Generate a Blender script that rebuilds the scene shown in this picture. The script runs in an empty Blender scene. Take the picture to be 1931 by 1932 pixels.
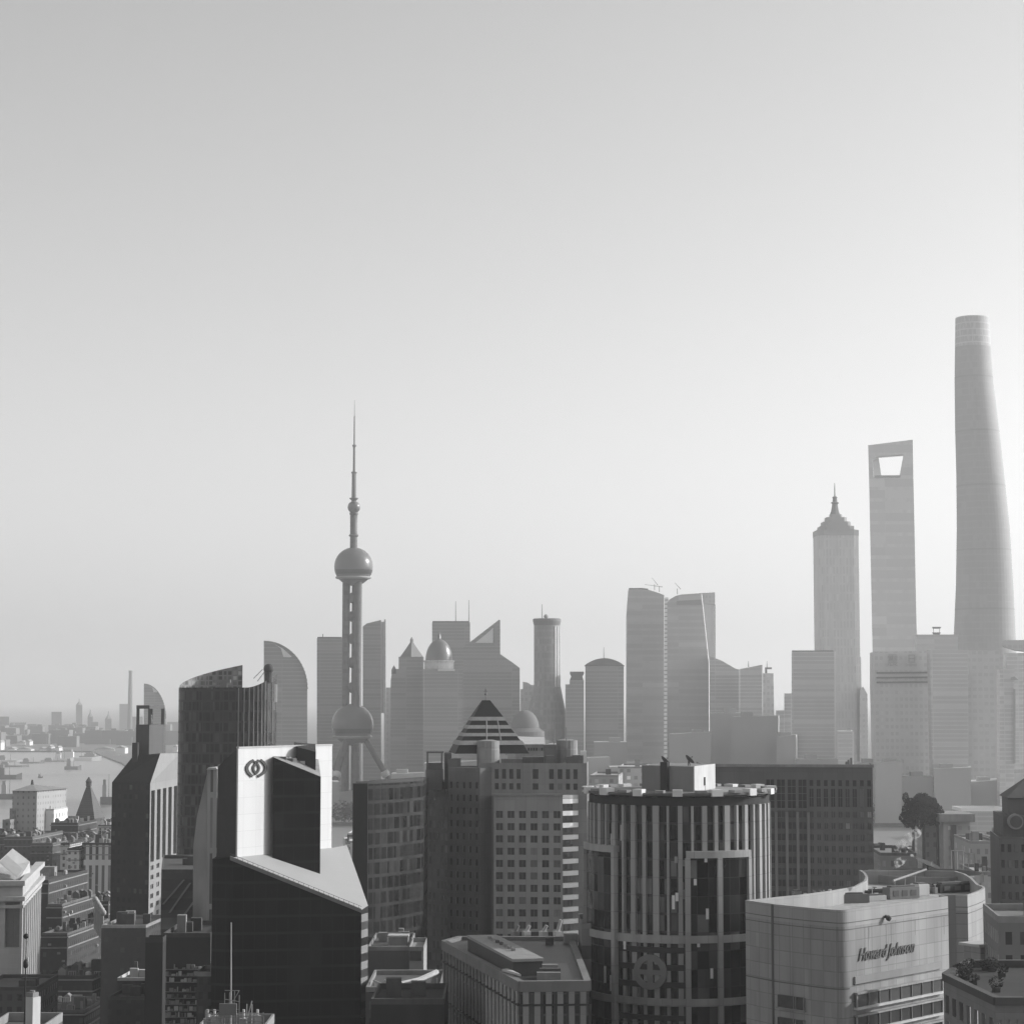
import bpy, math, random
from mathutils import Vector
random.seed(7)
PI = math.pi
sc = bpy.context.scene
col = sc.collection

# ------------------------------------------------------------------ camera
F, CX, CY, EYE = 4137.0, 965.5, 966.0, 122.0      # photograph measured on a 1931 px wide print
TH = math.atan(354.0 / F)
cd = bpy.data.cameras.new('camera'); cam = bpy.data.objects.new('camera', cd); col.objects.link(cam)
cam.location = (0, 0, EYE); cam.rotation_euler = (PI / 2 + TH, 0, 0)
cd.sensor_width = 36; cd.lens = F / 1931 * 36; cd.clip_start = 1; cd.clip_end = 120000
sc.camera = cam

# ------------------------------------------------------------------ sky, sun, exposure
SUN_AZ, SUN_EL = math.radians(75), math.radians(23)    # azimuth clockwise from +Y (view axis)
w = bpy.data.worlds.new('World'); sc.world = w; w.use_nodes = True
nt = w.node_tree; nt.nodes.clear()
sky = nt.nodes.new('ShaderNodeTexSky'); sky.sky_type = 'NISHITA'; sky.sun_disc = False
sky.sun_elevation = SUN_EL; sky.sun_rotation = SUN_AZ; sky.air_density = 1.0; sky.dust_density = 1.7; sky.ozone_density = 1
bw = nt.nodes.new('ShaderNodeRGBToBW'); bg = nt.nodes.new('ShaderNodeBackground'); ow = nt.nodes.new('ShaderNodeOutputWorld')
bg.inputs['Strength'].default_value = 0.15
nt.links.new(sky.outputs[0], bw.inputs[0]); nt.links.new(bw.outputs[0], bg.inputs['Color']); nt.links.new(bg.outputs[0], ow.inputs['Surface'])
sd = bpy.data.lights.new('sun', 'SUN'); sun = bpy.data.objects.new('sun', sd); col.objects.link(sun)
sd.energy = 3.1; sd.angle = math.radians(0.6); sd.color = (1, 1, 1)
sdir = Vector((math.sin(SUN_AZ) * math.cos(SUN_EL), math.cos(SUN_AZ) * math.cos(SUN_EL), math.sin(SUN_EL)))
sun.rotation_euler = sdir.to_track_quat('Z', 'Y').to_euler()
sc.view_settings.view_transform = 'Standard'; sc.view_settings.look = 'None'
sc.view_settings.exposure = 0.46; sc.view_settings.gamma = 1.0
sc.render.engine = 'CYCLES'
sc.cycles.use_denoising = True; sc.cycles.denoising_prefilter = 'NONE'; sc.cycles.denoising_input_passes = 'RGB_ALBEDO_NORMAL'
sc.cycles.max_bounces = 6; sc.cycles.diffuse_bounces = 3; sc.cycles.glossy_bounces = 2
sc.cycles.volume_bounces = 1; sc.cycles.transmission_bounces = 2; sc.cycles.transparent_max_bounces = 6
sc.cycles.caustics_reflective = False; sc.cycles.caustics_refractive = False

# ------------------------------------------------------------------ photograph -> world
def ray(x, y):
    u = (x - CX) / F; v = (CY - y) / F
    return Vector((u, math.cos(TH) - v * math.sin(TH), math.sin(TH) + v * math.cos(TH)))
def W(x, y, Y):
    r = ray(x, y); return Vector((0, 0, EYE)) + r * (Y / r.y)
def Wz(x, y, z):
    r = ray(x, y); return Vector((0, 0, EYE)) + r * ((z - EYE) / r.z)
_rg = {'r1': (0, 1500, 4.198), 'r2': (0, 1960, 4.183), 'r3': (400, 1500, 4.198), 'r4': (400, 1960, 3.862), 'r5': (800, 1600, 4.198),
       'r6': (800, 1960, 3.218), 'r7': (1200, 1600, 3.862), 'r8': (1200, 1960, 3.218), 'q1': (1700, 1960, 2.678), 'q2': (1600, 1700, 2.352),
       'q3': (1850, 700, 1.680), 'q4': (1450, 1350, 3.864), 'q5': (700, 1400, 2.476), 'q7': (2100, 1450, 4.829), 'p': (720, 920, 3.45)}
def D(k, x, y):
    ox, oy, s = _rg[k]; return ((x / s + ox) / 1.2538, (y / s + oy) / 1.2538)
def Zr(k, x, y, Y): return W(*D(k, x, y), Y)
def Zz(k, x, y, z): return Wz(*D(k, x, y), z)

# ------------------------------------------------------------------ materials (all neutral: the photograph is black and white)
def mk(name):
    m = bpy.data.materials.new(name); m.use_nodes = True; t = m.node_tree; t.nodes.clear()
    o = t.nodes.new('ShaderNodeOutputMaterial'); b = t.nodes.new('ShaderNodeBsdfPrincipled'); t.links.new(b.outputs[0], o.inputs[0])
    return m, t, b
def put(t, sock, v):
    if isinstance(v, bpy.types.NodeSocket): t.links.new(v, sock)
    else: sock.default_value = v
def Mt(t, op, a, b=None, c=None):
    n = t.nodes.new('ShaderNodeMath'); n.operation = op; put(t, n.inputs[0], a)
    if b is not None: put(t, n.inputs[1], b)
    if c is not None: put(t, n.inputs[2], c)
    return n.outputs[0]
def Vt(t, op, a, b=None):
    n = t.nodes.new('ShaderNodeVectorMath'); n.operation = op; put(t, n.inputs[0], a)
    if b is not None: put(t, n.inputs[1], b)
    return n.outputs['Value'] if op in ('DOT_PRODUCT', 'LENGTH') else n.outputs[0]
def comb(t, x, y, z):
    n = t.nodes.new('ShaderNodeCombineXYZ'); put(t, n.inputs[0], x); put(t, n.inputs[1], y); put(t, n.inputs[2], z); return n.outputs[0]
def noise(t, vec, scale, det=3):
    n = t.nodes.new('ShaderNodeTexNoise'); n.inputs['Scale'].default_value = scale; n.inputs['Detail'].default_value = det
    t.links.new(vec, n.inputs['Vector']); return n.outputs['Fac']
def mixf(t, f, a, b):
    n = t.nodes.new('ShaderNodeMix'); n.data_type = 'FLOAT'; put(t, n.inputs[0], f); put(t, n.inputs[2], a); put(t, n.inputs[3], b); return n.outputs[0]
def geo(t):
    g = t.nodes.new('ShaderNodeNewGeometry'); P = g.outputs['Position']; N = g.outputs['True Normal']
    s = t.nodes.new('ShaderNodeSeparateXYZ'); t.links.new(P, s.inputs[0])
    sn = t.nodes.new('ShaderNodeSeparateXYZ'); t.links.new(N, sn.inputs[0])
    T = Vt(t, 'CROSS_PRODUCT', N, (0, 0, 1)); u = Vt(t, 'DOT_PRODUCT', P, T)
    return P, N, s.outputs, sn.outputs, u
_mc = {}
def plain(v, rough=.85, nz=.22, scale=.12, spec=.3):
    """painted or stone surface with weather stains"""
    k = ('p', v, rough, nz, scale)
    if k in _mc: return _mc[k]
    v *= .9
    m, t, b = mk('surface_%.2f' % v); P, N, s, sn, u = geo(t)
    a = noise(t, Vt(t, 'MULTIPLY', P, (1, 1, .25)), scale * 4, 4); c = noise(t, P, scale, 3)
    f = Mt(t, 'MULTIPLY_ADD', Mt(t, 'ADD', Mt(t, 'ADD', a, c), -1.0), nz * 1.6, 1.0)
    cv = Mt(t, 'MULTIPLY', f, v); t.links.new(comb(t, cv, cv, cv), b.inputs['Base Color'])
    b.inputs['Roughness'].default_value = rough; b.inputs['Specular IOR Level'].default_value = spec
    _mc[k] = m; return m
def facade(wall, glass, fh, bw_, wx, wz, rg=.12, rw=.8, var=.5, nz=.15, R=None, spec=.5, ph=0.0, bump=0.0, metal=0.0):
    """wall with a grid of panes; u runs along the wall (or round it when R is given), z gives the floors"""
    k = ('f', wall, glass, fh, bw_, wx, wz, rg, rw, var, nz, R, spec, ph, bump, metal)
    if k in _mc: return _mc[k]
    m, t, b = mk('facade_%.2f_%.2f' % (wall, glass)); P, N, s, sn, u = geo(t)
    if R:
        tc = t.nodes.new('ShaderNodeTexCoord'); so = t.nodes.new('ShaderNodeSeparateXYZ'); t.links.new(tc.outputs['Object'], so.inputs[0])
        u = Mt(t, 'MULTIPLY', Mt(t, 'ARCTAN2', so.outputs[1], so.outputs[0]), R)
    un = Mt(t, 'DIVIDE', u, bw_); zn = Mt(t, 'DIVIDE', Mt(t, 'ADD', s[2], ph), fh)
    fu = Mt(t, 'ABSOLUTE', Mt(t, 'ADD', Mt(t, 'FRACT', un), -.5)); fz = Mt(t, 'ABSOLUTE', Mt(t, 'ADD', Mt(t, 'FRACT', zn), -.5))
    win = Mt(t, 'MULTIPLY', Mt(t, 'LESS_THAN', fu, wx / 2), Mt(t, 'LESS_THAN', fz, wz / 2))
    win = Mt(t, 'MULTIPLY', win, Mt(t, 'LESS_THAN', Mt(t, 'ABSOLUTE', sn[2]), .6))
    wn = t.nodes.new('ShaderNodeTexWhiteNoise'); wn.noise_dimensions = '3D'
    t.links.new(comb(t, Mt(t, 'FLOOR', un), Mt(t, 'FLOOR', zn), 0.0), wn.inputs['Vector'])
    r = wn.outputs['Value']; r3 = Mt(t, 'POWER', r, 5.0)
    g = Mt(t, 'MULTIPLY', Mt(t, 'MULTIPLY_ADD', r3, var * 4, Mt(t, 'MULTIPLY_ADD', r, var, 1 - var * .5)), glass)
    if glass < .15: g = Mt(t, 'MULTIPLY', g, Mt(t, 'MULTIPLY_ADD', Mt(t, 'POWER', noise(t, Vt(t, 'MULTIPLY', P, (1, 1, .5)), .16, 5), 2.0), 2.0, .3))  # blotches in the glass colour imitate reflections
    a = noise(t, Vt(t, 'MULTIPLY', P, (1, 1, .3)), .15, 4)
    wv = Mt(t, 'MULTIPLY', Mt(t, 'MULTIPLY_ADD', Mt(t, 'ADD', a, -.5), nz * 2.5, 1.0), wall)
    cv = mixf(t, win, wv, g); t.links.new(comb(t, cv, cv, cv), b.inputs['Base Color'])
    b.inputs['Metallic'].default_value = metal
    t.links.new(mixf(t, win, rw, Mt(t, 'MULTIPLY_ADD', r, .15, rg)), b.inputs['Roughness']); b.inputs['Specular IOR Level'].default_value = spec
    if bump:
        bn = t.nodes.new('ShaderNodeBump'); bn.inputs['Strength'].default_value = bump; bn.inputs['Distance'].default_value = .4
        t.links.new(noise(t, P, .25, 2), bn.inputs['Height']); t.links.new(bn.outputs[0], b.inputs['Normal'])
    _mc[k] = m; return m
def panel(v, pw, ph, dark=.6, jw=.06, nz=.12, rough=.7):
    """cladding slabs with joints and slightly different slabs"""
    k = ('n', v, pw, ph, dark, jw, nz, rough)
    if k in _mc: return _mc[k]
    v *= .86
    m, t, b = mk('cladding_%.2f' % v); P, N, s, sn, u = geo(t)
    un = Mt(t, 'DIVIDE', u, pw); zn = Mt(t, 'DIVIDE', s[2], ph)
    ju = Mt(t, 'LESS_THAN', Mt(t, 'FRACT', un), jw / pw); jz = Mt(t, 'LESS_THAN', Mt(t, 'FRACT', zn), jw / ph)
    j = Mt(t, 'MULTIPLY', Mt(t, 'MAXIMUM', ju, jz), Mt(t, 'LESS_THAN', Mt(t, 'ABSOLUTE', sn[2]), .6))
    wn = t.nodes.new('ShaderNodeTexWhiteNoise'); t.links.new(comb(t, Mt(t, 'FLOOR', un), Mt(t, 'FLOOR', zn), 1.0), wn.inputs['Vector'])
    a = noise(t, Vt(t, 'MULTIPLY', P, (1, 1, .12)), .35, 5)
    f = Mt(t, 'MULTIPLY_ADD', Mt(t, 'ADD', a, -.5), nz * 3, 1.0); f = Mt(t, 'MULTIPLY', f, Mt(t, 'MULTIPLY_ADD', wn.outputs['Value'], nz * .7, 1 - nz * .35))
    cv = Mt(t, 'MULTIPLY', f, Mt(t, 'MULTIPLY', mixf(t, j, 1.0, dark), v)); t.links.new(comb(t, cv, cv, cv), b.inputs['Base Color'])
    b.inputs['Roughness'].default_value = rough; b.inputs['Specular IOR Level'].default_value = .3
    _mc[k] = m; return m
def gloss(v, rough=.12, bump=.06, spec=.5):
    k = ('g', v, rough, bump, spec)
    if k in _mc: return _mc[k]
    m, t, b = mk('pane_%.2f' % v); P, N, s, sn, u = geo(t)
    oi = t.nodes.new('ShaderNodeObjectInfo')
    r = oi.outputs['Random']; r4 = Mt(t, 'POWER', r, 7.0)
    cv = Mt(t, 'MULTIPLY', Mt(t, 'MULTIPLY_ADD', r4, 4.5, Mt(t, 'MULTIPLY_ADD', noise(t, P, .9, 2), .6, .6)), v)
    t.links.new(comb(t, cv, cv, cv), b.inputs['Base Color'])
    b.inputs['Roughness'].default_value = rough; b.inputs['Specular IOR Level'].default_value = spec
    bn = t.nodes.new('ShaderNodeBump'); bn.inputs['Strength'].default_value = bump; bn.inputs['Distance'].default_value = .3
    t.links.new(noise(t, P, .5, 2), bn.inputs['Height']); t.links.new(bn.outputs[0], b.inputs['Normal'])
    _mc[k] = m; return m

# ------------------------------------------------------------------ mesh builder
class MB:
    def __init__(s): s.v = []; s.f = []; s.m = []; s.cur = 0
    def quad(s, *p):
        i = len(s.v); s.v += [Vector(q) for q in p]; s.f.append(tuple(range(i, i + len(p)))); s.m.append(s.cur)
    def prism(s, poly, z0, z1, bottom=False, top=True):
        n = len(poly); b = [Vector((p[0], p[1], z0)) for p in poly]
        z = z1 if isinstance(z1, (list, tuple)) else [z1] * n
        t = [Vector((p[0], p[1], z[i])) for i, p in enumerate(poly)]
        for i in range(n):
            j = (i + 1) % n; s.quad(b[i], b[j], t[j], t[i])
        if top: s.quad(*t)
        if bottom: s.quad(*b[::-1])
    def box(s, c, d, rz=0):
        ca, sa = math.cos(rz), math.sin(rz); x, y, z = d[0] / 2, d[1] / 2, d[2]
        P = [(c[0] + a * ca - b * sa, c[1] + a * sa + b * ca) for a, b in ((-x, -y), (x, -y), (x, y), (-x, y))]
        s.prism(P, c[2], c[2] + z, bottom=True)
    def tube(s, a, b, r0, r1=None, n=8, cap=True):
        a = Vector(a); b = Vector(b); r1 = r0 if r1 is None else r1
        d = (b - a).normalized(); u = d.orthogonal().normalized(); v = d.cross(u)
        A = [a + (u * math.cos(2 * PI * i / n) + v * math.sin(2 * PI * i / n)) * r0 for i in range(n)]
        B = [b + (u * math.cos(2 * PI * i / n) + v * math.sin(2 * PI * i / n)) * r1 for i in range(n)]
        for i in range(n): s.quad(A[i], A[(i + 1) % n], B[(i + 1) % n], B[i])
        if cap: s.quad(*B); s.quad(*A[::-1])
    def lathe(s, cx, cy, prof, n=32, cap=True):
        rings = [[Vector((cx + r * math.cos(2 * PI * i / n), cy + r * math.sin(2 * PI * i / n), z)) for i in range(n)] for r, z in prof]
        base = len(s.v)
        for g in rings: s.v += g
        for k in range(len(rings) - 1):
            for i in range(n):
                j = (i + 1) % n; s.f.append((base + k * n + i, base + k * n + j, base + (k + 1) * n + j, base + (k + 1) * n + i)); s.m.append(s.cur)
        if cap:
            s.f.append(tuple(base + (len(rings) - 1) * n + i for i in range(n))); s.m.append(s.cur)
    def ball(s, c, r, n=32, m=16):
        s.lathe(c[0], c[1], [(max(r * math.cos(a), .02), c[2] + r * math.sin(a)) for a in [(-.5 + i / m) * PI for i in range(m + 1)]], n)
    def slab(s, pts, Y, dep, ex=0.0, key=None):
        """outline read on the front plane Y, given real thickness dep backwards (ex = sideways drift)"""
        f = [Zr(key, p[0], p[1], Y) if key else W(p[0], p[1], Y) for p in pts]
        if Y > 2000: ex = ex * .3 + sum(p.x for p in f) / len(f) / Y      # far blocks stand square to the line of sight
        s.ext(f, Vector((ex * dep, dep, 0)))
    def ext(s, f, e):
        b = [p + e for p in f]; n = len(f)
        s.quad(*f); s.quad(*b[::-1])
        for i in range(n):
            j = (i + 1) % n; s.quad(f[j], f[i], b[i], b[j])
    def build(s, name, mat, parent=None, smooth=False):
        o0 = Vector((0, 0, 0)); p = parent
        while p is not None: o0 += p.location; p = p.parent
        me = bpy.data.meshes.new(name); me.from_pydata([tuple(v - o0) for v in s.v], [], s.f)
        for x in (mat if isinstance(mat, (list, tuple)) else [mat]): me.materials.append(x)
        me.polygons.foreach_set('material_index', s.m)
        if smooth: me.polygons.foreach_set('use_smooth', [True] * len(s.f))
        me.update(); o = bpy.data.objects.new(name, me); col.objects.link(o); o.parent = parent
        return o

def tag(o, label=None, cat=None, group=None, kind=None):
    if label: o['label'] = label
    if cat: o['category'] = cat
    if group: o['group'] = group
    if kind: o['kind'] = kind
    return o
def thing(name, label, cat, loc=(0, 0, 0), group=None):
    o = bpy.data.objects.new(name, None); o.location = (loc[0], loc[1], loc[2] if len(loc) > 2 else 0)
    o.empty_display_size = 1; col.objects.link(o); return tag(o, label, cat, group)
def one(name, mb, mat, label, cat, group=None, smooth=False):
    """a top-level thing whose base sits at its own footprint"""
    xs = [v.x for v in mb.v]; ys = [v.y for v in mb.v]; zs = [v.z for v in mb.v]
    c = Vector(((min(xs) + max(xs)) / 2, (min(ys) + max(ys)) / 2, min(zs)))
    mb.v = [v - c for v in mb.v]; o = mb.build(name, mat, None, smooth); o.location = c
    return tag(o, label, cat, group)

WINS = {}
def add_win(parent, mesh, pos, rz, name='window'):
    WINS.setdefault(parent.name, []).append((mesh, pos, rz, name, parent))
_wm = {}
def win_mesh(w_, h_, glass, frame, mull=1, bar=0, arch=False):
    k = (round(w_, 3), round(h_, 3), glass.name, frame.name, mull, bar, arch)
    if k in _wm: return _wm[k]
    b = MB(); t = min(.12, w_ * .08)
    if arch:
        pts = [(-w_ / 2, 0, 0), (w_ / 2, 0, 0)] + [(w_ / 2 * math.cos(a), 0, h_ - w_ / 2 + w_ / 2 * math.sin(a)) for a in [PI * i / 8 for i in range(9)]]
        b.quad(*pts)
    else: b.quad((-w_ / 2, 0, 0), (w_ / 2, 0, 0), (w_ / 2, 0, h_), (-w_ / 2, 0, h_))
    b.cur = 1
    for i in range(mull):
        x = -w_ / 2 + w_ * (i + 1) / (mull + 1); b.box((x, -.05, 0.01), (t, .08, h_ - .02))
    for i in range(bar):
        z = h_ * (i + 1) / (bar + 1); b.box((0, -.056, z), (w_ - .02, .08, t))
    me = bpy.data.meshes.new('window'); me.from_pydata([tuple(v) for v in b.v], [], b.f)
    me.materials.append(glass); me.materials.append(frame); me.polygons.foreach_set('material_index', b.m); me.update()
    _wm[k] = me; return me
def finish_windows():
    for lst in WINS.values():
        def vis(e):
            p = e[1]; r = (p - Vector((0, 0, EYE)))
            x = CX + F * r.x / r.y
            yy = CY - F * (r.z * math.cos(TH) - r.y * math.sin(TH)) / (r.y * math.cos(TH) + r.z * math.sin(TH))
            return 0 if (0 < x < 1931 and 0 < yy < 1931) else 1
        lst.sort(key=lambda e: (vis(e), e[1].y))
        rest = MB(); mats = []
        for i, (me, pos, rz, name, par) in enumerate(lst):
            if vis(e=lst[i]) and i >= 40: continue
            if i < 92:
                o = bpy.data.objects.new(name, me); o.location = pos - par.location; o.rotation_euler = (0, 0, rz); o.parent = par; col.objects.link(o)
            else:
                ca, sa = math.cos(rz), math.sin(rz); vs = [Vector((pos.x + v.co.x * ca - v.co.y * sa, pos.y + v.co.x * sa + v.co.y * ca, pos.z + v.co.z)) for v in me.vertices]
                idx = []
                for mm in me.materials:
                    if mm not in mats: mats.append(mm)
                    idx.append(mats.index(mm))
                i0 = len(rest.v); rest.v += vs
                for p in me.polygons: rest.f.append(tuple(i0 + q for q in p.vertices)); rest.m.append(idx[p.material_index])
        if rest.f: tag(rest.build('window', mats, lst[0][4]), kind='stuff')

def grid(b, parent, A, B, z0, z1, cols, rows, fx=.5, fz=.55, dep=.35, glass=None, frame=None, mull=1, bar=0, skip=None, arch=False, zoff=0.0, name='window'):
    """wall face from A to B (left to right seen from outside) with real recessed windows; faces go to b, panes become parts"""
    A = Vector((A[0], A[1], 0)); B = Vector((B[0], B[1], 0)); d = (B - A); L = d.length or 1; d.normalize(); n = Vector((d.y, -d.x, 0))
    cw = L / cols; ch = (z1 - z0) / rows; w_ = cw * fx; h_ = ch * fz; rz = math.atan2(d.y, d.x)
    me = win_mesh(w_, h_, glass, frame, mull, bar)
    def pt(u, z, k=0.0): q = A + d * u - n * k; return Vector((q.x, q.y, z))
    for r in range(rows):
        for c in range(cols):
            u0, u3 = c * cw, (c + 1) * cw; a0, a3 = z0 + r * ch, z0 + (r + 1) * ch
            if skip and skip(c, r): b.quad(pt(u0, a0), pt(u3, a0), pt(u3, a3), pt(u0, a3)); continue
            u1, u2 = u0 + (cw - w_) / 2, u3 - (cw - w_) / 2; a1 = a0 + (ch - h_) * (.5 + zoff); a2 = a1 + h_
            b.quad(pt(u0, a0), pt(u3, a0), pt(u3, a1), pt(u0, a1)); b.quad(pt(u0, a2), pt(u3, a2), pt(u3, a3), pt(u0, a3))
            b.quad(pt(u0, a1), pt(u1, a1), pt(u1, a2), pt(u0, a2)); b.quad(pt(u2, a1), pt(u3, a1), pt(u3, a2), pt(u2, a2))
            b.quad(pt(u1, a1), pt(u2, a1), pt(u2, a1, dep), pt(u1, a1, dep)); b.quad(pt(u1, a2, dep), pt(u2, a2, dep), pt(u2, a2), pt(u1, a2))
            b.quad(pt(u1, a1), pt(u1, a1, dep), pt(u1, a2, dep), pt(u1, a2)); b.quad(pt(u2, a1, dep), pt(u2, a1), pt(u2, a2), pt(u2, a2, dep))
            add_win(parent, me, pt((u1 + u2) / 2, a1, dep), rz, name)
def along(A, B, t): return (A[0] + (B[0] - A[0]) * t, A[1] + (B[1] - A[1]) * t)
def wall(b, A, B, z0, z1): b.quad((A[0], A[1], z0), (B[0], B[1], z0), (B[0], B[1], z1), (A[0], A[1], z1))

GD = gloss(.035); GM = gloss(.08, .2); FR = plain(.18, .6, .1); FRL = plain(.45, .6, .1)
#@@SETTING
# ------------------------------------------------------------------ ground, river, sky air
b = MB()
near = [(-9000, -3000), (9000, -3000), (9000, 1640), (-700, 1640), (-9000, 1500)]
farp = [(9000, 2180), (16000, 58000), (-16000, 58000), (-14000, 6400), (-2600, 5600), (-1000, 5250), (-760, 4300), (-395, 2600), (-330, 2200)]
b.quad(*[(x, y, 0) for x, y in near]); b.quad(*[(x, y, 0) for x, y in farp])
b.quad((-9000, 1500, 0), (-700, 1640, 0), (-700, 1640, -4), (-9000, 1500, -4)); b.quad((-700, 1640, 0), (9000, 1640, 0), (9000, 1640, -4), (-700, 1640, -4))
for i in list(range(3, 9)):
    a, c = farp[i], farp[(i + 1) % 9]; b.quad((a[0], a[1], -4), (c[0], c[1], -4), (c[0], c[1], 0), (a[0], a[1], 0))
tag(b.build('ground', plain(.16, .95, .5, .02)), kind='structure')
m, t, bs = mk('river_surface'); P, N, s, sn, u = geo(t)
bs.inputs['Base Color'].default_value = (.27, .27, .27, 1); bs.inputs['Roughness'].default_value = .3
bn = t.nodes.new('ShaderNodeBump'); bn.inputs['Strength'].default_value = .9; bn.inputs['Distance'].default_value = 1.2
t.links.new(noise(t, Vt(t, 'MULTIPLY', P, (1, .35, 1)), .12, 5), bn.inputs['Height']); t.links.new(bn.outputs[0], bs.inputs['Normal'])
b = MB(); b.quad((-14000, 1480, -3), (9000, 1480, -3), (9000, 2400, -3), (-300, 6500, -3), (-14000, 6500, -3)); tag(b.build('river', m), kind='structure')
# the shopping street running away from us at the left, with pavements and kerbs
def strip(x0, x1, Ya, Yb, off0, off1, z, name, mat, h=0.0):
    b = MB(); A = Vector((x0, Ya, 0)); B = Vector((x1, Yb, 0)); d = (B - A).normalized(); n = Vector((d.y, -d.x, 0))
    P = [A + n * off0, A + n * off1, B + n * off1, B + n * off0]
    if h: b.prism([(p.x, p.y) for p in P], 0, h)
    else: b.quad(*[(p.x, p.y, z) for p in P])
    return tag(b.build(name, mat), kind='structure')
sx0, sx1, sY0, sY1 = Wz(196, 1931, 0).x, Wz(150, 1640, 0).x, 780, 1600
strip(sx0, sx1, sY0, sY1, -7, 7, .02, 'road', plain(.05, .9, .3, .1))
strip(sx0, sx1, sY0, sY1, -12, -7, 0, 'pavement', plain(.2, .9, .3, .3), .14)
strip(sx0, sx1, sY0, sY1, 7, 12, 0, 'pavement', plain(.2, .9, .3, .3), .14)
b = MB()
A = Vector((sx0, sY0, 0)); B = Vector((sx1, sY1, 0)); dd = (B - A).normalized(); nn = Vector((dd.y, -dd.x, 0))
for k in range(60):
    p = A + dd * (k * 13); q = p + dd * 5
    b.quad(*[(v.x, v.y, .026) for v in (p - nn * .1, p + nn * .1, q + nn * .1, q - nn * .1)])
tag(b.build('road_marking', plain(.7, .8, .1)), kind='structure')

#@@FAR
# ------------------------------------------------------------------ far side of the river
FH = facade(.42, .36, 7.6, 6.0, .7, .45, .5, .8, .06, .1)
FG = facade(.34, .27, 4.2, 60.0, .99, .7, .4, .6, .06, .1); FGR = facade(.57, .47, 4.2, 60.0, .99, .7, .4, .6, .06, .1)  # FGR: paler copy for the right, brighter haze put into the colour
FL = facade(.56, .48, 7.0, 5.0, .6, .5, .5, .8, .06, .1)
FD = facade(.5, .45, 8.0, 40.0, .99, .65, .4, .7, .06, .1)
PL = plain(.36, .6, .08, .02); PD = plain(.2, .7, .1, .02); PW = plain(.8, .7, .05)
def base(px, Y): p = W(px, 1400, Y); return (p.x, p.y, 0)
def yg(Y): return 1320 + EYE * F / Y + 1

# television tower
Yp = 2540; c = W(665.5, 1320, Yp); cx, cy = c.x, c.y
tv = thing('television_tower', 'television tower with two big spheres on grey columns and a needle spire', 'tower', (cx, cy, 0))
def hz(y): return W(665.5, y, Yp).z
k = Yp / F
pc = facade(.1, .085, 10, 6, .5, .5, .35, .6, .1)
b = MB()
for r0, r1, y0, y1 in ((.4, .2, 785, 755), (.95, .7, 841, 785), (1.5, 1.3, 892, 840), (2.8, 2.5, 946, 890)): b.lathe(cx, cy, [(r0, hz(y0)), (r1, hz(y1))], 12)
for r, y in ((2.5, 841), (3.4, 892), (5.2, 941)): b.lathe(cx, cy, [(r * .6, hz(y + 3)), (r, hz(y)), (r, hz(y - 1.5)), (r * .5, hz(y - 2))], 16)
b.build('spire', PD, tv, True)
b = MB(); b.lathe(cx, cy, [(4.4, hz(1036)), (4.2, hz(1010)), (4.4, hz(966))], 20); b.lathe(cx, cy, [(4.5, hz(1013)), (5.6, hz(1011)), (5.6, hz(1009)), (4.3, hz(1008))], 20)
b.lathe(cx, cy, [(4.4, hz(972)), (5, hz(970)), (5, hz(968)), (4.4, hz(966))], 20); b.build('upper_shaft', pc, tv, True)
sm, st_, sb = mk('sphere_cladding'); sb.inputs['Base Color'].default_value = (.13, .13, .13, 1); sb.inputs['Roughness'].default_value = .24; sb.inputs['Metallic'].default_value = 0
b = MB(); b.ball((cx, cy, hz(957)), 7.3, 24, 12); b.build('small_sphere', sm, tv, True)
def bigball(y, r, name):
    b = MB(); zc = hz(y); b.ball((cx, cy, zc), r, 48, 24); o = b.build(name, sm, tv, True)
    b = MB(); b.lathe(cx, cy, [(r * 1.005 * math.cos(a), zc + r * 1.005 * math.sin(a)) for a in (-.42, -.34, -.26, -.18)], 48, False); b.build('window_band', gloss(.06, .2), o, True)
    b = MB(); b.lathe(cx, cy, [(r * .80, zc - r * .66), (r * .93, zc - r * .6), (r * .93, zc - r * .53), (r * .7, zc - r * .5)], 48); b.build('gallery', PL, o, True)
bigball(1069, 22.4, 'sphere'); bigball(1367, 24.2, 'sphere')
for a in [math.radians(d_) for d_ in (195, 75, 315)]:
    x, y = cx + 8.3 * math.cos(a), cy + 8.3 * math.sin(a)
    b = MB(); b.lathe(x, y, [(4.5, 0), (4.5, hz(1095))], 20); b.build('column', pc, tv, True)
    b = MB(); b.tube((cx + 60 * math.cos(a + .9), cy + 60 * math.sin(a + .9), 0), (cx + 8 * math.cos(a + .9), cy + 8 * math.sin(a + .9), hz(1375)), 3.6, 3.4, 14); b.build('leg', pc, tv, True)
    b = MB(); b.ball((cx + 38 * math.cos(a + .9), cy + 38 * math.sin(a + .9), hz(1440) - 12), 5.2, 16, 8); b.build('leg_joint', PW, tv, True)
for y in (1128, 1163, 1205, 1250, 1297):
    b = MB(); b.ball((cx, cy, hz(y)), 6.6, 20, 10); b.build('pearl', pc, tv, True)
b = MB(); b.lathe(cx, cy, [(34, 0), (34, 9), (26, 14), (8, 18)], 32); b.build('entrance_hall', PL, tv, True)

def tower(name, label, px, Y, parts, cat='skyscraper', group=None):
    """parts: (part name, outline, material, depth, sideways drift, Y offset)"""
    th = thing(name, label, cat, base(px, Y), group)
    for pn, pts, mt, dep, ex, dY in parts:
        b = MB(); b.slab(pts, Y + dY, dep, ex); b.build(pn, mt, th)
    return th
G = yg
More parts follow.
